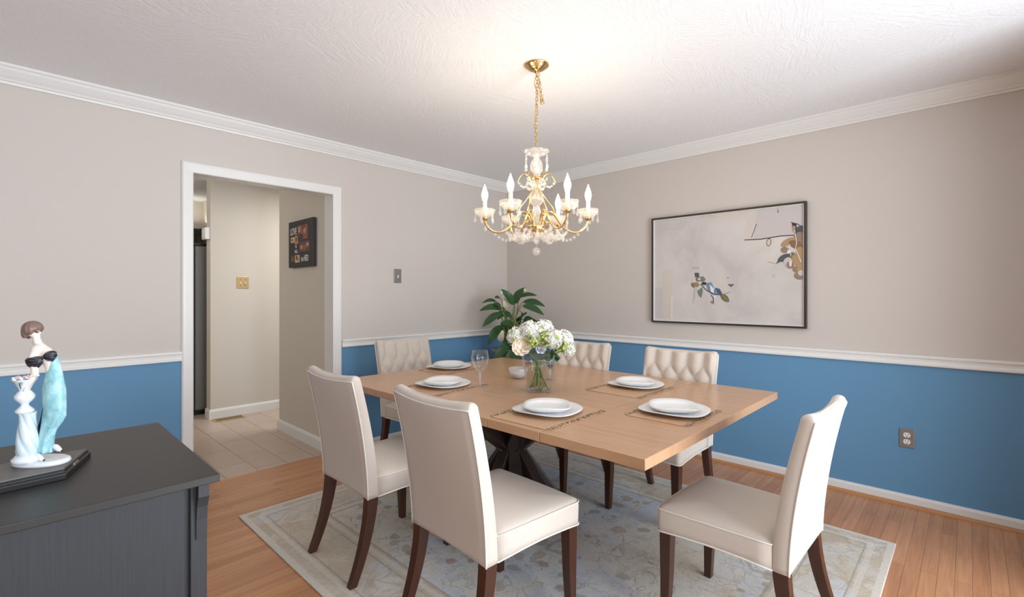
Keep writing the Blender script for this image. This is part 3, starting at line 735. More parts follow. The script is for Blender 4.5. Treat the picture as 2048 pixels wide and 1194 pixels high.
# ------------------------------------------------------------------ table setting
TZ = .7405
MATS = [('far', -1.55, -.975, .40, .29, .12, 'tan placemat under the plates at the far table end'), ('b', -2.005, -1.45, .42, .33, .10, 'tan placemat under the plates nearest the doorway'),
        ('c', -2.075, -2.275, .43, .335, .03, 'tan placemat with patterned edge in front of the flower vase'), ('d', -1.335, -2.25, .40, .335, .0, 'tan placemat under the plates nearest the picture wall'),
        ('e', -1.685, -2.665, .37, .29, .0, 'tan placemat under the plates at the near table end')]
PL = [(-1.555, -.935, .3, 'far table end'), (-1.998, -1.428, .1, 'doorway side of the table'), (-2.062, -2.252, .15, 'placemat in front of the flower vase'), (-1.255, -2.235, .0, 'table side nearest the framed picture'), (-1.682, -2.664, .1, 'near table end')]
m0 = p0 = b0 = None
def plate_mesh(R_, H_, n, foot, dip):
    prof = [(.02, .0025), (foot, .0), (foot*1.03, .004), (R_*.82, .010), (R_*.985, H_-.003), (R_, H_), (R_*.985, H_+.0015), (R_*.84, H_*.62+dip), (R_*.70, H_*.45), (R_*.3, H_*.38), (.004, H_*.38)]
    return MB().loft([[(x*r/R_, y*r/R_, z+(.004*math.cos(2*math.atan2(y, x)) if r > R_*.9 else 0)) for x, y in srect(R_, R_, n, 48)] for r, z in prof])
for (k, x, y, lx, ly, rz, lab) in MATS:
    if m0 is None:
        o = m0 = empty('placemat', (x, y, TZ), rz)
        MB().loft([[(u, v, z) for u, v in srect(.2, .16, 14, 40)] for z in (0, .002)]).build('mat', M['mat'], o)
        for s_ in (-1, 1): MB().box(-.19, .19, s_*.146-.012, s_*.146+.012, .002, .0034).build('border', M['lace'], o)
    else: o = copy_tree(m0)
    o.location = (x, y, TZ); o.rotation_euler = (0, 0, rz); o.scale = (lx/.4, ly/.32, 1); tag(o, lab, 'placemat', 'placemats on the table')
for (x, y, rz, lab) in PL:
    if p0 is None: o = p0 = plate_mesh(.146, .017, 2.7, .085, 0).build('dinner_plate', M['china'])
    else: o = p0.copy(); COL.objects.link(o)
    o.location = (x, y, TZ+.0036); o.rotation_euler = (0, 0, rz); tag(o, 'white dinner plate, lower one, at the '+lab, 'plate', 'white dinner plates')
    if b0 is None: o = b0 = plate_mesh(.108, .026, 2.9, .060, .002).build('salad_plate', M['china'])
    else: o = b0.copy(); COL.objects.link(o)
    o.location = (x, y, TZ+.0036+.0068); o.rotation_euler = (0, 0, rz+.5); tag(o, 'small white plate on the dinner plate at the '+lab, 'plate', 'white salad plates')

def wine_glass(x, y, h, r, label):
    o = tag(empty('wine_glass', (x, y, TZ)), label, 'glass')
    zb = h*.40
    MB().lathe([(r*.8, 0), (r*.8, .0015), (.006, .006)], 28).build('foot', M['glass'], o)
    MB().lathe([(.005, .005), (.0035, zb*.5), (.006, zb)], 12).build('stem', M['cut_glass'], o)
    pr = [(.006, zb), (r*.55, zb+(h-zb)*.18), (r*.92, zb+(h-zb)*.45), (r, zb+(h-zb)*.68), (r*.86, h)]
    MB().lathe(pr+[(q-.0012, z) for q, z in reversed(pr[1:])]+[(.004, zb+.003)], 32, cap0=False).build('bowl', M['glass'], o)
    mb = MB()
    for j in range(10):
        a = 2*PI*j/10; mb.tube([((q+.0004)*math.cos(a), (q+.0004)*math.sin(a), z) for q, z in pr[:4]], .0009, 5)
    mb.build('cut_ribs', M['cut_glass'], o)
wine_glass(-1.862, -1.594, .205, .050, 'tall clear wine glass standing alone beside the white plates')
wine_glass(-1.415, -1.745, .165, .038, 'clear goblet tucked behind the flower vase')
bo = tag(empty('glass_bowl', (-1.52, -1.575, TZ)), 'small cut glass bowl behind the flower vase', 'bowl')
pr = [(.022, 0), (.030, .004), (.046, .022), (.056, .046), (.060, .066)]
MB().lathe(pr+[(r-.004, z+.001) for r, z in reversed(pr)], 32, wob=lambda a, z: 1+.03*math.cos(8*a)*min(1, z*20)).build('bowl', M['cut_glass'], bo)
MB().lathe([(.030, .009), (.042, .024), (.046, .034), (.002, .038)], 24).build('filling', M['china'], bo)

# ------------------------------------------------------------------ vase and flowers
VX, VY = -1.735, -1.925
va = tag(empty('glass_vase', (VX, VY, TZ), YAW), 'clear glass vase holding the white flowers', 'vase')
prof = [(.068, .054, 0), (.069, .055, .012), (.078, .060, .10), (.090, .068, .16), (.092, .070, .216)]
rings = [[(u, v, z) for u, v in srect(a, b, 4, 40)] for a, b, z in prof]
inner = [[(u, v, z) for u, v in srect(a-.004, b-.004, 4, 40)] for a, b, z in reversed(prof[1:])]
MB().loft(rings+inner).build('glass_body', M['glass'], va)
MB().loft([[(u, v, z) for u, v in srect(a-.0055, b-.0055, 4, 40)] for a, b, z in ((.069, .055, .0135), (.078, .060, .10), (.088, .0665, .150))]).build('water', M['water'], va)
def floret(mb, c, nrm, r, m=0, np_=4):
    nrm = Vector(nrm).normalized(); u = nrm.orthogonal().normalized(); v = nrm.cross(u); ph = random.random()*6
    c = Vector(c)
    for k in range(np_):
        a = ph+2*PI*k/np_; d = u*math.cos(a)+v*math.sin(a); e = nrm.cross(d)
        p = [c, c+d*r*.6+e*r*.42+nrm*r*.15, c+d*r+nrm*r*.30, c+d*r*.6-e*r*.42+nrm*r*.15]
        mb.add(p, [(0, 1, 2, 3)], m, True)
def petal(mb, c, axis, az, tilt, L, W_, m=0, curl=.5):
    axis = Vector(axis).normalized(); u = axis.orthogonal().normalized(); v = axis.cross(u); d = u*math.cos(az)+v*math.sin(az); e = axis.cross(d); c = Vector(c)
    rows = []
    for i in range(6):
        t = i/5; ang = tilt+curl*t; 
        o_ = d*(math.sin(ang)*L*t)+axis*(math.cos(ang)*L*t)
        w_ = W_*math.sin(PI*min(.14+t*.74, 1))**.55
        row = []
        for j in range(5):
            s_ = (j-2)/2; row.append(tuple(c+o_+e*(w_*s_)+(axis*.0-d)*(-.22*w_*s_*s_*-1)+axis*(.004*math.sin(3*s_+i))))
        rows.append(row)
    mb.loft(rows, m, closed=False)
def P_flower(px, py, dy=0): return Vector(((px-1078)/370, dy, .045+(768-py)/370))
def flower(name, label, px, py, dy, kind, r, foot):
    F = tag(empty(name, (VX, VY, TZ), YAW), label, 'flower', 'flowers in the glass vase')
    c = P_flower(px, py, dy); ax = (c-Vector((0, 0, .12))).normalized()
    if kind in ('peony', 'rose'): ax = (ax*.55+Vector((-.15, -1, .25))).normalized()
    if kind == 'drop': ax = Vector((.8, -.3, -.2)).normalized()
    cross = Vector((-.004+.012*math.sin(px), .010*math.cos(py), .135)); ft = Vector((foot[0], foot[1], .022))
    end = c-ax*r*.5
    pts = []
    for i in range(13):
        t = i/12
        if t < .5: s_ = t*2; pts.append(tuple(ft.lerp(cross, s_)))
        else:
            s_ = (t-.5)*2; a = cross.lerp(cross+(cross-ft)*.6, s_); b = cross.lerp(end, s_); pts.append(tuple(a.lerp(b, s_)))
    MB().tube(pts, .0032, 6).build('stem', M['stem'], F)
    mb = MB(); mats = [M['petal'], M['lime']]
    if kind == 'hydrangea' or kind == 'drop':
        n = int(120*(r/.045)**1.2)
        for i in range(n):
            z = 1-1.75*(i+.5)/n; q = math.sqrt(max(0, 1-z*z)); a = i*2.39996
            u = ax.orthogonal().normalized(); v = ax.cross(u); d = (ax*z+u*q*math.cos(a)+v*q*math.sin(a))
            jit = 1+.12*random.uniform(-1, 1); floret(mb, c+d*r*jit*.92, d+Vector((random.uniform(-.3, .3),)*3), .0125, 1 if random.random() < .10 else 0)
        mb.ball(c, r*.82, n=14, m=0)
        mb.build('flower_head', mats, F, fix=False)
    elif kind == 'peony':
        mats = [M['petal_cream'], M['petal']]
        for ring, (n, tilt, L, W_, curl) in enumerate(((5, .15, .55, .40, .5), (7, .45, .8, .46, .5), (9, .75, 1.0, .48, .35), (10, 1.0, .98, .52, .15))):
            for k in range(n): petal(mb, c-ax*r*.45, ax, 2*PI*k/n+ring*.5, tilt, r*L, r*W_*.8, 0 if ring < 3 else 1, curl)
        mb.build('flower_head', mats, F, fix=False)
    elif kind == 'rose':
        for ring, (n, tilt, L, W_, curl) in enumerate(((3, .05, 1.0, .5, .1), (5, .25, 1.0, .6, .2), (6, .5, 1.05, .65, .35))):
            for k in range(n): petal(mb, c-ax*r*.5, ax, 2*PI*k/n+ring*.6, tilt, r*L, r*W_*.8, 0, curl)
        mb.build('flower_head', [M['petal_lilac'] if 'lilac' in label else M['petal']], F, fix=False)
    elif kind == 'filler':
        for i in range(90):
            d = Vector((random.gauss(0, 1), random.gauss(0, 1), random.gauss(.3, 1))).normalized(); p = c+d*r*random.uniform(.5, 1.05); floret(mb, p, d, .009, 0, 5)
            if i % 4 == 0: mb.tube([tuple(c-ax*r), tuple(p)], .0012, 4)
        mb.build('flower_head', [M['lime']], F, fix=False)
    elif kind == 'leafy':
        for i in range(9):
            t = i/8; b = c+Vector((.0, 0, -.02))+Vector((r*2*(t-.5), random.uniform(-.02, .0), random.uniform(-.02, .02)))
            leaf(mb, b, b+Vector((random.uniform(-.03, .05), -.02, random.uniform(-.035, .02))), .012, Vector((0, -.5, 1)), .006)
        mb.build('foliage', [M['leaf']], F, fix=False)
    return F
def leaf(mb, p0, p1, wd, nrm, sag, m=0, fold=.25, n=9):
    p0, p1, nrm = Vector(p0), Vector(p1), Vector(nrm).normalized(); d = p1-p0; side = d.cross(nrm).normalized(); up = side.cross(d).normalized()
    rows = []
    for i in range(n):
        t = i/(n-1); c = p0.lerp(p1, t)+up*(sag*4*t*(1-t))
        w_ = wd*(math.sin(PI*min(1, t**.8))**.75) if 0 < t < 1 else .0008
        rows.append([tuple(c+side*(w_*s_)+up*(fold*w_*abs(s_)+.03*wd*math.sin(9*t+3*s_))) for s_ in (-1, -.55, 0, .55, 1)])
    mb.loft(rows, m, closed=False)
flower('cream_peony', 'large cream peony at the front of the bouquet', 1043, 692, -.055, 'peony', .062, (.03, .0))
flower('white_hydrangea', 'white hydrangea behind the cream peony', 1033, 676, .02, 'hydrangea', .052, (.04, .02))
flower('white_hydrangea', 'white hydrangea at the very top of the bouquet', 1060, 664, .0, 'hydrangea', .054, (.02, -.02))
flower('white_hydrangea', 'white hydrangea crowning the bouquet towards the picture wall', 1087, 663, .02, 'hydrangea', .058, (-.02, .02))
flower('white_hydrangea', 'full white hydrangea facing the room in the bouquet', 1107, 680, -.035, 'hydrangea', .054, (-.035, -.01))
flower('white_hydrangea', 'outermost white hydrangea leaning towards the tufted chair', 1128, 682, .01, 'hydrangea', .052, (-.045, .0))
flower('white_hydrangea', 'small drooping white hydrangea over the vase edge', 1137, 702, -.01, 'drop', .034, (-.04, .02))
flower('white_rose', 'small white rose in the middle of the bouquet', 1072, 678, -.06, 'rose', .034, (.0, -.03))
flower('white_rose', 'lilac-white rose just above the vase rim', 1081, 699, -.055, 'rose', .036, (-.01, .03))
flower('lime_filler', 'lime green filler between peony and white rose', 1062, 684, -.055, 'filler', .040, (.045, -.02))
flower('lime_filler', 'lime green filler above the lilac-white rose', 1088, 681, -.055, 'filler', .044, (-.05, -.02))
flower('lime_filler', 'lime green filler beside the outermost hydrangea', 1120, 692, -.05, 'filler', .036, (.01, .035))
flower('leafy_sprig', 'dark leafy sprig under the white hydrangeas', 1104, 703, -.045, 'leafy', .035, (-.025, -.03))

# ------------------------------------------------------------------ potted plant in the corner
def potted_plant():
    D = 4.55; o = tag(empty('potted_plant', (-.447, -.44, 0), YAW), 'tall leafy green plant in a grey planter in the corner', 'plant')
    pr = [(.10, 0), (.115, .02), (.15, .70), (.158, .72), (.158, .755), (.150, .755), (.142, .72), (.01, .715)]
    MB().lathe(pr, 32).build('planter', M['pot'], o)
    MB().lathe([(.141, .715), (.138, .735), (.01, .742)], 24).build('soil', M['soil'], o)
    def q(a, b, d=0):
        px = 950+a/7.02; py = 560+b/7.02
        return Vector(((px-1018.5)/963.8*D, d, 1.266+(588-py)/963.8*D))
    mb = MB(); root = q(590, 900, 0); root.z = .74; root.x = .02
    L = [((575, 350), (395, 130), 60, -.05, .02), ((585, 330), (735, 105), 66, .0, .03), ((640, 250), (900, 220), 40, .05, .03), ((690, 310), (1000, 370), 56, -.06, .03), ((690, 350), (975, 480), 58, -.12, .02),
         ((330, 310), (125, 325), 34, .02, .03), ((395, 270), (300, 250), 42, .06, .01), ((400, 390), (285, 320), 36, -.04, .01), ((400, 420), (95, 430), 56, -.03, .05), ((400, 450), (145, 645), 60, -.10, .02),
         ((400, 630), (215, 890), 66, -.06, .02), ((560, 560), (340, 510), 56, .05, .05), ((580, 640), (380, 600), 60, -.06, .02), ((600, 740), (420, 900), 70, -.04, .02), ((520, 880), (300, 1090), 70, -.10, .02),
         ((620, 960), (440, 1120), 60, -.16, .02), ((640, 980), (610, 1160), 72, -.20, .03), ((700, 600), (860, 560), 54, .04, .03), ((680, 560), (760, 460), 44, .08, .02), ((700, 640), (840, 560), 50, -.06, .03), ((860, 640), (1035, 610), 46, .02, .03),
         ((660, 700), (780, 720), 60, -.02, .02), ((640, 640), (690, 500), 46, .1, .02), ((560, 700), (440, 780), 60, .08, .02), ((470, 460), (380, 400), 40, .08, .01), ((540, 600), (360, 720), 60, .1, .02), ((700, 760), (900, 820), 60, .02, .03),
         ((470, 430), (340, 560), 44, .02, .02), ((640, 780), (520, 860), 60, -.08, .02), ((760, 560), (940, 700), 50, .08, .03), ((480, 520), (300, 480), 42, .1, .03), ((520, 760), (330, 700), 56, .12, .04)]
    st = MB()
    for i, (a, b, w_, d, sag) in enumerate(L):
        p0 = q(*a, d); p1 = q(*b, d-.05-.05*random.random()); 
        leaf(mb, p0, p1, w_/7.02/963.8*D, Vector((random.uniform(-.2, .2), -.9, .75)), sag, 0, .18, 11)
        st.tube([tuple(root.lerp(p0, t)+Vector((0, 0, .10*math.sin(PI*t)))*(1 if i % 2 else .6)+Vector((.02*math.sin(i), .02*math.cos(i), 0))*math.sin(PI*t)) for t in [k/8 for k in range(9)]], [.007-.004*k/8 for k in range(9)], 6)
    mb.build('foliage', M['leaf'], o, fix=False); st.build('stems', M['stem'], o)
    for a, b, w_, d in (((470, 400), (440, 250), 44, -.02), ((680, 460), (720, 380), 40, -.04), ((380, 860), (420, 690), 44, -.08), ((780, 350), (900, 410), 26, -.05)):
        mb = MB(); leaf(mb, q(*a, d), q(*b, d-.03), w_/7.02/963.8*D, (0, -1, .3), .02, 0, .3); mb.build('pale_leaf', M['pale_leaf'], o, fix=False)
    for a, b in ((400, 180), (720, 145)): MB().ball(tuple(q(a, b, -.13)), .013, .013, .018, 8).build('flower_bud', M['pale_leaf'], o)
potted_plant()

# ------------------------------------------------------------------ chandelier
def chandelier():
    C = tag(empty('chandelier', (-1.8465, -2.0037, CH), YAW), 'brass and crystal chandelier with six lit candle bulbs', 'chandelier')
    Z = lambda z: z-CH
    pr = [(.064, 0), (.064, -.006), (.058, -.010), (.050, -.016), (.038, -.024), (.022, -.028), (.012, -.030), (.009, -.042), (.002, -.046)]
    MB().lathe(pr, 32, wob=lambda a, z: 1+(.02*math.cos(24*a) if -.018 < z < -.008 else 0)).build('canopy', M['brass'], C)
    mb = MB(); zz = 2.405; k = 0
    def link(mb, c, rz, a=.011, b=.007):
        mb.tube([(c[0]+b*math.cos(t)*math.cos(rz), c[1]+b*math.cos(t)*math.sin(rz), c[2]+a*math.sin(t)) for t in [2*PI*i/12 for i in range(12)]], .0019, 5, closed=True)
    while zz > 2.02: link(mb, (.003*math.sin(zz*14), 0, Z(zz)), (k % 2)*PI/2+.4); zz -= .0175; k += 1
    mb.build('chain', M['brass'], C)
    mb = MB(); k = 0
    for i in range(18):
        t = i/17; link(mb, (.010+.022*math.sin(PI*t)*(1 if i < 9 else .7), -.006, Z(2.385-.14*math.sin(PI*t*.98))-.002*i*0), k*1.2); k += 1
    mb.build('slack_chain', M['brass'], C)
    MB().tube([(.007*math.sin(z*26)+.004*math.sin(z*61), .006*math.cos(z*31), Z(z)) for z in [2.41-.41*i/40 for i in range(41)]], .0023, 6).build('cord', M['brass'], C)
    # glass column
    def cup(r, h, z, n=10, wb=.05):
        p = [(r*.18, 0), (r*.55, h*.18), (r*.85, h*.55), (r, h)]
        return MB().lathe([(q, z+y) for q, y in p]+[(q*.94, z+y+.002) for q, y in reversed(p)], 40, wob=lambda a, zz_: 1+wb*math.cos(n*a)*(1 if zz_ > z+h*.3 else 0))
    cup(.064, .026, Z(1.972), 10, .07).build('top_bobeche', M['crystal'], C)
    col = [(.004, 1.985), (.014, 1.972), (.016, 1.958), (.026, 1.946), (.031, 1.926), (.029, 1.900), (.020, 1.878), (.013, 1.868)]
    MB().lathe([(r, Z(z)) for r, z in col], 16, wob=lambda a, z: 1+.06*math.cos(8*a)).build('column_vase', M['crystal'], C)
    MB().lathe([(r, Z(z)) for r, z in ((.006, 1.872), (.018, 1.868), (.020, 1.860), (.012, 1.852), (.006, 1.848))], 16).build('brass_collar', M['brass'], C)
    MB().lathe([(r, Z(z)) for r, z in ((.010, 1.852), (.014, 1.83), (.020, 1.812), (.014, 1.800), (.026, 1.792), (.037, 1.765), (.034, 1.742), (.020, 1.724), (.012, 1.715), (.016, 1.70), (.023, 1.672), (.021, 1.645), (.014, 1.625), (.012, 1.610))], 16, wob=lambda a, z: 1+.07*math.cos(8*a)).build('column_baluster', M['crystal'], C)
    MB().lathe([(r, Z(z)) for r, z in ((.012, 1.622), (.046, 1.616), (.048, 1.606), (.040, 1.585), (.024, 1.572), (.006, 1.566))], 28).build('hub_dish', M['brass'], C)
    def drop(mb, c, h, r):   # faceted teardrop hanging from c
        x, y, z = c; mb.ball((x, y, z-.004), .0042, n=6)
        mb.lathe([(.0012, z-.008), (r*.55, z-.010-h*.35), (r, z-.010-h*.68), (r*.7, z-.010-h*.9), (.001, z-.010-h)], 8, (x, y, 0))
    for a in range(6):
        mb = MB(); th = 2*PI*a/6+.5; x, y = .060*math.cos(th), .060*math.sin(th)
        mb.ball((x, y, Z(1.966)), .006, n=8); mb.ball((x*1.02, y*1.02, Z(1.953)), .006, n=8); drop(mb, (x*1.03, y*1.03, Z(1.945)), .034, .0085); mb.build('prism_drop', M['crystal'], C)
    R_ = .265
    for a in range(6):
        th = 2*PI*a/6; ca, sa = math.cos(th), math.sin(th)
        rp = lambda r, z: (r*ca, r*sa, Z(z))
        pts = [(.030, 1.612), (.036, 1.650), (.055, 1.682), (.078, 1.684), (.100, 1.660), (.120, 1.628), (.150, 1.598), (.185, 1.582), (.220, 1.586), (.248, 1.606), (.262, 1.632), (.265, 1.652)]
        arm = MB().tube([rp(r, z) for r, z in pts], [.0055]*11+[.007], 8, sub=5)
        arm.lathe([(.006, Z(1.640)), (.018, Z(1.650)), (.020, Z(1.655)), (.006, Z(1.660))], 16, (R_*ca, R_*sa, 0))
        arm.tube([rp(.058+.018*math.cos(t), 1.650+.018*math.sin(t)) for t in [PI*.2+PI*1.5*i/10 for i in range(11)]], .0035, 6)
        am = arm.build('arm', M['brass'], C)
        up = MB().tube([rp(r, z) for r, z in ((.016, 1.790), (.022, 1.830), (.034, 1.862), (.056, 1.880), (.078, 1.874), (.092, 1.852), (.094, 1.838), (.086, 1.832))], .0034, 6, sub=5)
        up.tube([rp(r, z) for r, z in ((.020, 1.800), (.034, 1.775), (.056, 1.742), (.080, 1.712), (.098, 1.672))], .003, 6, sub=4); up.build('scroll', M['brass'], C)
        cx, cy = R_*ca, R_*sa
        c_ = MB(); p = [(.012, 1.656), (.030, 1.662), (.045, 1.677), (.053, 1.698)]
        c_.lathe([(q, Z(z)) for q, z in p]+[(q-.003, Z(z)+.002) for q, z in reversed(p)], 30, (cx, cy, 0), wob=lambda t, z: 1+.05*math.cos(10*t)); c_.build('drip_cup', M['crystal'], am)
        MB().lathe([(.0105, Z(1.658)), (.0105, Z(1.742)), (.004, Z(1.744))], 14, (cx, cy, 0)).build('candle_sleeve', M['candle'], am)
        MB().lathe([(.0098, Z(1.742)), (.0130, Z(1.752)), (.0165, Z(1.768)), (.0155, Z(1.784)), (.009, Z(1.804)), (.003, Z(1.820)), (.0008, Z(1.828))], 14, (cx, cy, 0)).build('bulb', M['bulb'], am)
        l = bpy.data.lights.new('bulb_light', 'POINT'); l.energy = 1.15; l.color = (1, .87, .70); l.shadow_soft_size = .014
        lo = bpy.data.objects.new('bulb_light', l); COL.objects.link(lo); lo.parent = C; lo.location = (cx, cy, Z(1.852))
        for k in range(5):
            t = 2*PI*k/5+th; mb = MB(); x, y = cx+.049*math.cos(t), cy+.049*math.sin(t)
            mb.ball((x, y, Z(1.683)), .0048, n=6); drop(mb, (x, y, Z(1.676)), .036, .0078); mb.build('prism_drop', M['crystal'], am)
        mb = MB(); drop(mb, rp(.262, 1.636), .040, .008); mb.build('prism_drop', M['crystal'], am)
        # swags of beads: cup to hub, and scroll tips to the column
        mb = MB()
        for i in range(11):
            t = i/10; mb.ball(rp(.250-.19*t, 1.612-.062*math.sin(PI*t)-.02*t), .0085, n=8)
        mb.build('bead_swag', M['crystal'], C); mb = MB()
        for i in range(6):
            t = i/5; mb.ball(rp(.088-.055*t, 1.832-.028*math.sin(PI*t)+.02*t), .0068, n=8)
        mb.build('scroll_beads', M['crystal'], C)
        mb = MB(); t2 = th+PI/6
        for i in range(9):
            t = i/8; aa = th+PI/3*t; r = .16-.02*math.sin(PI*t); mb.ball((r*math.cos(aa), r*math.sin(aa), Z(1.592-.036*math.sin(PI*t))), .0085, n=8)
        for dr in (.075, .125):
            drop(mb, (dr*math.cos(t2), dr*math.sin(t2), Z(1.592)), .042, .0135); drop(mb, rp(dr+.01, 1.588), .040, .0125)
        mb.build('prism_swag', M['crystal'], C)
    for a in range(8):
        mb = MB(); t = 2*PI*a/8; drop(mb, (.036*math.cos(t), .036*math.sin(t), Z(1.592)), .034, .010); mb.build('prism_drop', M['crystal'], C)
    mb = MB(); drop(mb, (0, 0, Z(1.570)), .042, .013); mb.tube([(0, 0, Z(1.515)), (0, 0, Z(1.505))], .001, 5); mb.ball((0, 0, Z(1.484)), .0205, n=18); mb.build('finial_ball', M['crystal'], C)
chandelier()

# ------------------------------------------------------------------ sideboard
def sideboard():
    o = tag(empty('sideboard', (-3.95, -2.07, 0)), 'charcoal sideboard with plain flat top under the figurine', 'sideboard')
    x1, y0, y1, zt = .561, -.318, .318, .86
    MB().box(-.561, x1, y0, y1, zt-.017, zt).build('top', M['char_top'], o, bevel=.002)
    xb = x1-.018; yf = y0+.030
    MB().box(-xb, xb-.032, yf+.012, y1-.01, .06, zt-.0175).build('carcass', M['char_body'], o)
    MB().box(-xb, xb, yf+.03, y1-.012, 0, .06).build('plinth', M['char_body'], o)
    for s_ in (-1, 1):
        a, b = (xb-.032, xb) if s_ > 0 else (-xb-.0005, -xb+.032)
        MB().box(a, b, yf, y1-.011, .0605, zt-.018).build('corner_post', M['char_body'], o, bevel=.0015)
        # bracket on the post: a deep block under the top that tapers away below
        u0, u1 = (a+.010, b-.001)
        MB().prism([(yf, zt-.018), (yf-.022, zt-.018), (yf-.022, zt-.045), (yf-.018, zt-.052), (yf-.010, zt-.070), (yf-.006, zt-.100), (yf-.004, zt-.145), (yf, zt-.145)], lambda u, v, d: (d, u, v), u0, u1).build('corbel', M['char_body'], o)
    MB().box(-xb+.034, xb-.042, yf+.006, yf+.0118, .075, zt-.022).build('front_panel', M['char_body'], o)
sideboard()

# ------------------------------------------------------------------ display plinth and figurine
PZ = .8603
pl = tag(empty('display_plinth', (-3.672, -2.11, PZ)), 'black lozenge display plinth under the porcelain figurine', 'plinth')
def W2(x, y): return (x+3.672, y+2.11)
top = [W2(*p) for p in ((-3.585, -2.036), (-3.634, -2.173), (-3.745, -2.185), (-3.765, -2.06), (-3.70, -2.030))]
def grow(pts, k): return [(x*k, y*k) for x, y in pts]
MB().loft([[(x, y, z) for x, y in grow(top, k)] for k, z in ((1.10, 0), (1.10, .012), (1.04, .016), (1.04, .021))], 0, True, True, True, False).build('base_block', M['black'], pl, bevel=.001)
MB().loft([[(x, y, z) for x, y in grow(top, k)] for k, z in ((1.0, .0211), (1.0, .0245))], 0, True, True, True, False).build('cover_slab', plain('grey_slab', rgb(104, 101, 98), .5), pl)
a, b = Vector((*top[0], 0)), Vector((*top[1], 0)); mid = (a.lerp(b, .58))*1.045; ang = math.atan2((b-a).y, (b-a).x)
MB().box(-.014, .014, -.001, .0025, .006, .019).build('name_plaque', M['nickel'], pl, loc=(mid.x, mid.y, 0), rot=(0, 0, ang), bevel=.001)

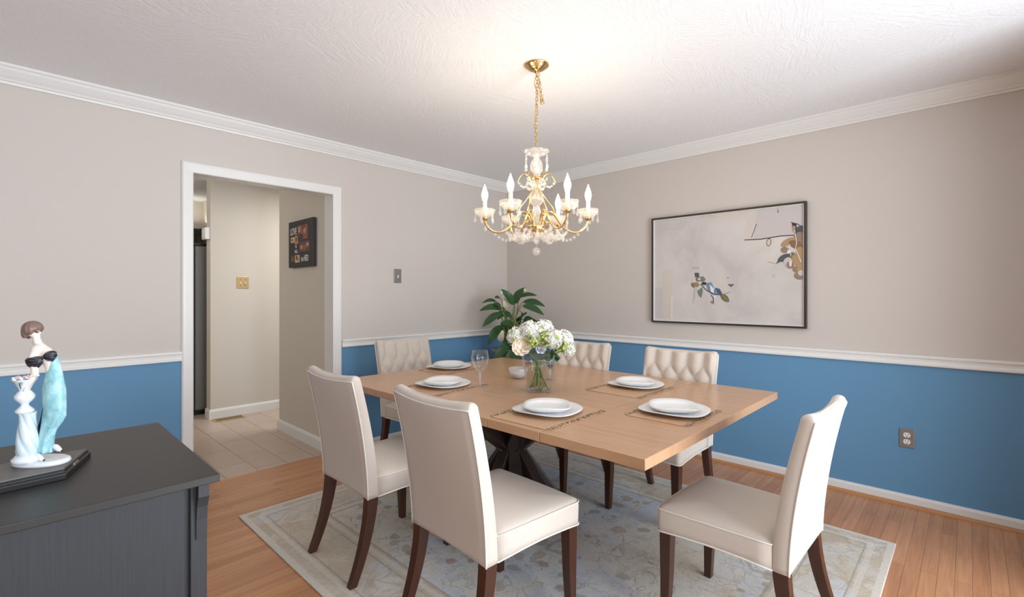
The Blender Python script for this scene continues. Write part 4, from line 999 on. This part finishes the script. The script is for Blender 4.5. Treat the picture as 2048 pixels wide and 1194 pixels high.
def figurine():
    G = tag(empty('porcelain_figurine', (-3.672, -2.098, PZ+.0248), YAW), 'porcelain figurine of a lady in an aqua dress leaning on an urn', 'figurine')
    sc = 884.0; kx = 1/1.25
    X = lambda px: (px-82)/sc
    Zp = lambda py: (925-py)/sc
    MB().loft([[(u+.004, v+.004, z) for u, v in srect(a, a*.62, 2.1, 40)] for a, z in ((.056, 0), (.058, .004), (.056, .009), (.050, .011))]).build('base', M['porcelain'], G)
    cx, cy = X(71.5), -.012
    MB().lathe([(.026, .010), (.027, .018), (.022, .022), (.019, .026)], 28, (cx, cy, 0)).build('column_foot', M['porcelain'], G)
    prof = [(.0205, .024), (.0225, .035), (.0225, .055), (.0195, .078), (.0165, .100), (.0165, .112), (.0180, .118)]
    rings = []
    for i in range(33):
        t = i/32; z = .024+.094*t
        for (r0, z0), (r1, z1) in zip(prof, prof[1:]):
            if z0 <= z <= z1+1e-9: r = r0+(r1-r0)*(z-z0)/(z1-z0); break
        rings.append([(cx+(r*.88)*(1-.07*abs(math.sin(2.5*(a+t*2.2)))**6*1.6)*math.cos(a), cy+(r*.88)*(1-.07*abs(math.sin(2.5*(a+t*2.2)))**6*1.6)*math.sin(a), z) for a in [2*PI*j/60 for j in range(60)]])
    MB().loft(rings).build('twisted_column', M['porc_blue'], G)
    cx2 = X(66)
    ur = MB().lathe([(q*.9, z) for q, z in [(.0175, .118), (.0180, .123), (.013, .128), (.008, .133), (.0075, .137), (.013, .142), (.019, .149), (.0195, .155), (.014, .163), (.010, .167), (.011, .170), (.016, .180), (.022, .1895), (.0245, .192), (.022, .192), (.016, .186), (.002, .184)]], 32, (cx2, cy, 0)).build('urn', M['porcelain'], G)
    mb = MB(); yq = cy-.0165
    mb.tube([(cx2+.006, yq-.0012, .186), (cx2+.005, yq+.0008, .180), (cx2+.004, yq+.0045, .173)], .0007, 5); mb.tube([(cx2+.006, yq-.0012, .186), (cx2+.0115, yq+.0008, .186)], .0007, 5); mb.tube([(cx2+.0055, yq, .182), (cx2+.0095, yq+.002, .182)], .0006, 5)
    mb.build('painted_mark', M['black'], ur)
    mb = MB(); random.seed(3)
    for i in range(26):
        a = random.random()*6.28; r = .017*math.sqrt(random.random()); mb.ball((cx2-.003+r*math.cos(a), cy+r*math.sin(a), .189+random.uniform(0, .008)), .0034, n=6, m=i % 2)
    mb.build('urn_flowers', [M['petal'], M['pink']], ur)
    # body: torso, neck, head, shoulders and arm grown into one skin
    mb = MB()
    def ell(px, py, w_, dep, dy=0, n=20): return [(X(px)+w_*kx/sc*math.cos(2*PI*j/n), .004+dy+dep*kx/sc*math.sin(2*PI*j/n), Zp(py)) for j in range(n)]
    mb.loft([ell(*e) for e in ((106, 745, 11, 10), (103, 730, 13, 11), (97, 716, 19, 13), (93, 705, 20, 13), (88, 697, 18, 11), (82, 690, 13, 9), (77, 684, 9, 8), (75, 676, 7.5, 7.5), (74, 668, 7.5, 7.5), (73, 660, 8, 8))])
    mb.ball((X(71), .004, Zp(660)), .0125, .0135, .0175, 20)                     # head
    mb.tube([(X(64), .010, Zp(662)), (X(60), .013, Zp(666))], [.0035, .0015], 8)  # nose, turned to the urn
    mb.ball((X(64), .008, Zp(672)), .006, .006, .0045, 10)                        # chin
    mb.tube([(X(84), -.003, Zp(699)), (X(82.5), -.008, Zp(706)), (X(82), -.010, Zp(712)), (X(86), -.012, Zp(730)), (X(86), -.012, Zp(744)), (X(80), -.014, Zp(758)), (X(75), -.016, Zp(768))], [.006, .0100, .0095, .0080, .0068, .0058, .0042], 14); mb.ball((X(83), -.003, Zp(699)), .0135, .0115, .0125, 16)
    mb.tube([(X(75), -.016, Zp(768)), (X(72), -.017, Zp(776)), (X(70), -.017, Zp(782))], [.0045, .0050, .0035], 10)
    for k in range(4): mb.tube([(X(71)+.0016*k-.003, -.019+.001*k, Zp(780)), (X(68)+.0016*k-.003, -.020+.001*k, Zp(788)), (X(67)+.0016*k-.002, -.017+.001*k, Zp(794+k % 2))], [.0017, .0016, .0012], 7)
    mb.tube([(X(74), -.014, Zp(772)), (X(69), -.011, Zp(777)), (X(67), -.011, Zp(782))], [.002, .0018, .0012], 7)
    bd = mb.build('body', M['skin'], G)
    rm = bd.modifiers.new('skin', 'REMESH'); rm.mode = 'VOXEL'; rm.voxel_size = .0011; rm.use_smooth_shade = True
    sm = bd.modifiers.new('relax', 'SMOOTH'); sm.iterations = 4
    # bobbed hair
    mb = MB(); rings = []
    for i, (z, r, sh) in enumerate(((671, .8, -1), (667, 1.02, -.5), (660, 1.10, 0), (653, 1.06, 0), (647, .86, 0), (643, .52, 0), (641.5, .15, 0))):
        ring = []
        for j in range(40):
            a = 2*PI*j/40; wv = 1+.03*math.cos(13*a); cut = (3.0*math.sin(a*5)+4*math.cos(a)*-1)*(1 if i == 0 else .5 if i == 1 else 0)
            ring.append((X(68)+.0172*r*wv*math.cos(a), .003+.0175*r*wv*math.sin(a), Zp(z+cut-4*math.cos(a)*(i < 3))))
        rings.append(ring)
    mb.loft(rings); mb.tube([(X(82), -.006, Zp(662)), (X(88), -.008, Zp(664)), (X(91), -.008, Zp(663))], [.004, .0025, .0006], 8); mb.tube([(X(60), -.004, Zp(668)), (X(57), -.005, Zp(676))], [.004, .0008], 8)
    hr = mb.build('hair', M['hair'], G); sb = hr.modifiers.new('smooth', 'SUBSURF'); sb.levels = 2; sb.render_levels = 2
    # gathered black bodice: two puffs and a knot
    mb = MB()
    def puff(px, py, rx, rz, dy, tilt):
        rings = []
        for i in range(15):
            a = -PI/2+PI*i/14; q = max(math.cos(a), .03); xx = rx*math.sin(a)
            rings.append([(X(px)+(xx*math.cos(tilt)-rz*q*math.sin(b_)*math.sin(tilt))/sc, dy+.0105*q*math.cos(b_)*(1+.10*math.sin(7*b_)), Zp(py)+(xx*math.sin(tilt)+rz*q*math.sin(b_)*(.45 if math.sin(b_) > 0 else 1.25)*(1+.10*math.sin(11*b_)))/sc) for b_ in [2*PI*j/28 for j in range(28)]])
        mb.loft(rings)
    puff(85, 717, 16, 14, -.0125, .10); puff(107, 708, 11.5, 10.5, -.002, .50); mb.ball((X(99), -.010, Zp(713)), .0035, n=8)
    mb.tube([(X(70), -.004, Zp(716)), (X(67), .004, Zp(709)), (X(72), .016, Zp(712)), (X(98), .016, Zp(716)), (X(109), .008, Zp(710))], [.0012, .0020, .0024, .0024, .0024, .0012], 6, sub=4)
    mb.build('bodice', M['satin'], G)
    # dress
    R_ = [(112, 106, 10, 9), (722, 107, 11.5, 10), (738, 108.5, 14.5, 12), (757, 109, 18.5, 15), (777, 108, 22, 18), (800, 109.5, 22, 18), (816, 111, 21, 17), (832, 108.5, 22.5, 16), (844, 104, 20, 15), (858, 98, 16, 14), (875, 93.5, 14, 13), (892, 92, 13, 13), (908, 93, 14, 14)]
    R_[0] = (712, 106, 11, 9); R_[1] = (724, 105.5, 13.5, 10.5)
    rings = []
    for i in range(len(R_)-1):
        for k in range(4):
            t = k/4; e = [R_[i][q]+(R_[i+1][q]-R_[i][q])*t for q in range(4)]; ring = []
            for j in range(48):
                a = 2*PI*j/48; dr = smooth(750, 900, e[0]); f = 1+.11*dr*math.sin(6*a+e[0]*.045)+.03*math.sin(3*a+e[0]*.12)
                ring.append((X(e[1])+e[2]*kx*1.12/sc*f*math.cos(a), .006+e[3]*kx/sc*f*math.sin(a), Zp(e[0])))
            rings.append(ring)
    MB().loft(rings).build('dress', M['dress'], G)
    mb = MB(); mb.tube([(X(90), .010, Zp(785)), (X(87), .012, Zp(810)), (X(82), .012, Zp(840)), (X(75), .012, Zp(865)), (X(77), .010, Zp(885)), (X(84), .008, Zp(898))], [.002, .004, .0055, .0065, .005, .002], 10, flat=.5)
    mb.build('scarf', M['navy'], G)
    for nm, (ax, ay, dy) in (('shoe', (93, 915, -.010)), ('shoe', (110, 903, .012))):
        mb = MB(); mb.tube([(X(ax)-.012, dy, Zp(ay)+.012), (X(ax)-.002, dy-.001, Zp(ay)+.009), (X(ax)+.006, dy-.002, Zp(ay)+.0035), (X(ax)+.012, dy-.003, Zp(ay)+.001)], [.005, .006, .005, .0022], 10)
        s_ = mb.build(nm, M['porcelain'], G); MB().ball((X(ax)+.0128, dy-.003, Zp(ay)+.001), .0022, n=8).build('toe_tip', M['black'], s_)
    mb = MB()
    for t in range(9): mb.ball((X(85)+.007*math.cos(t*.7), -.013+.007*math.sin(t*.7), Zp(749)+.001*math.sin(t)), .0024, n=6)
    mb.build('bracelet', M['skin'], G)
figurine()
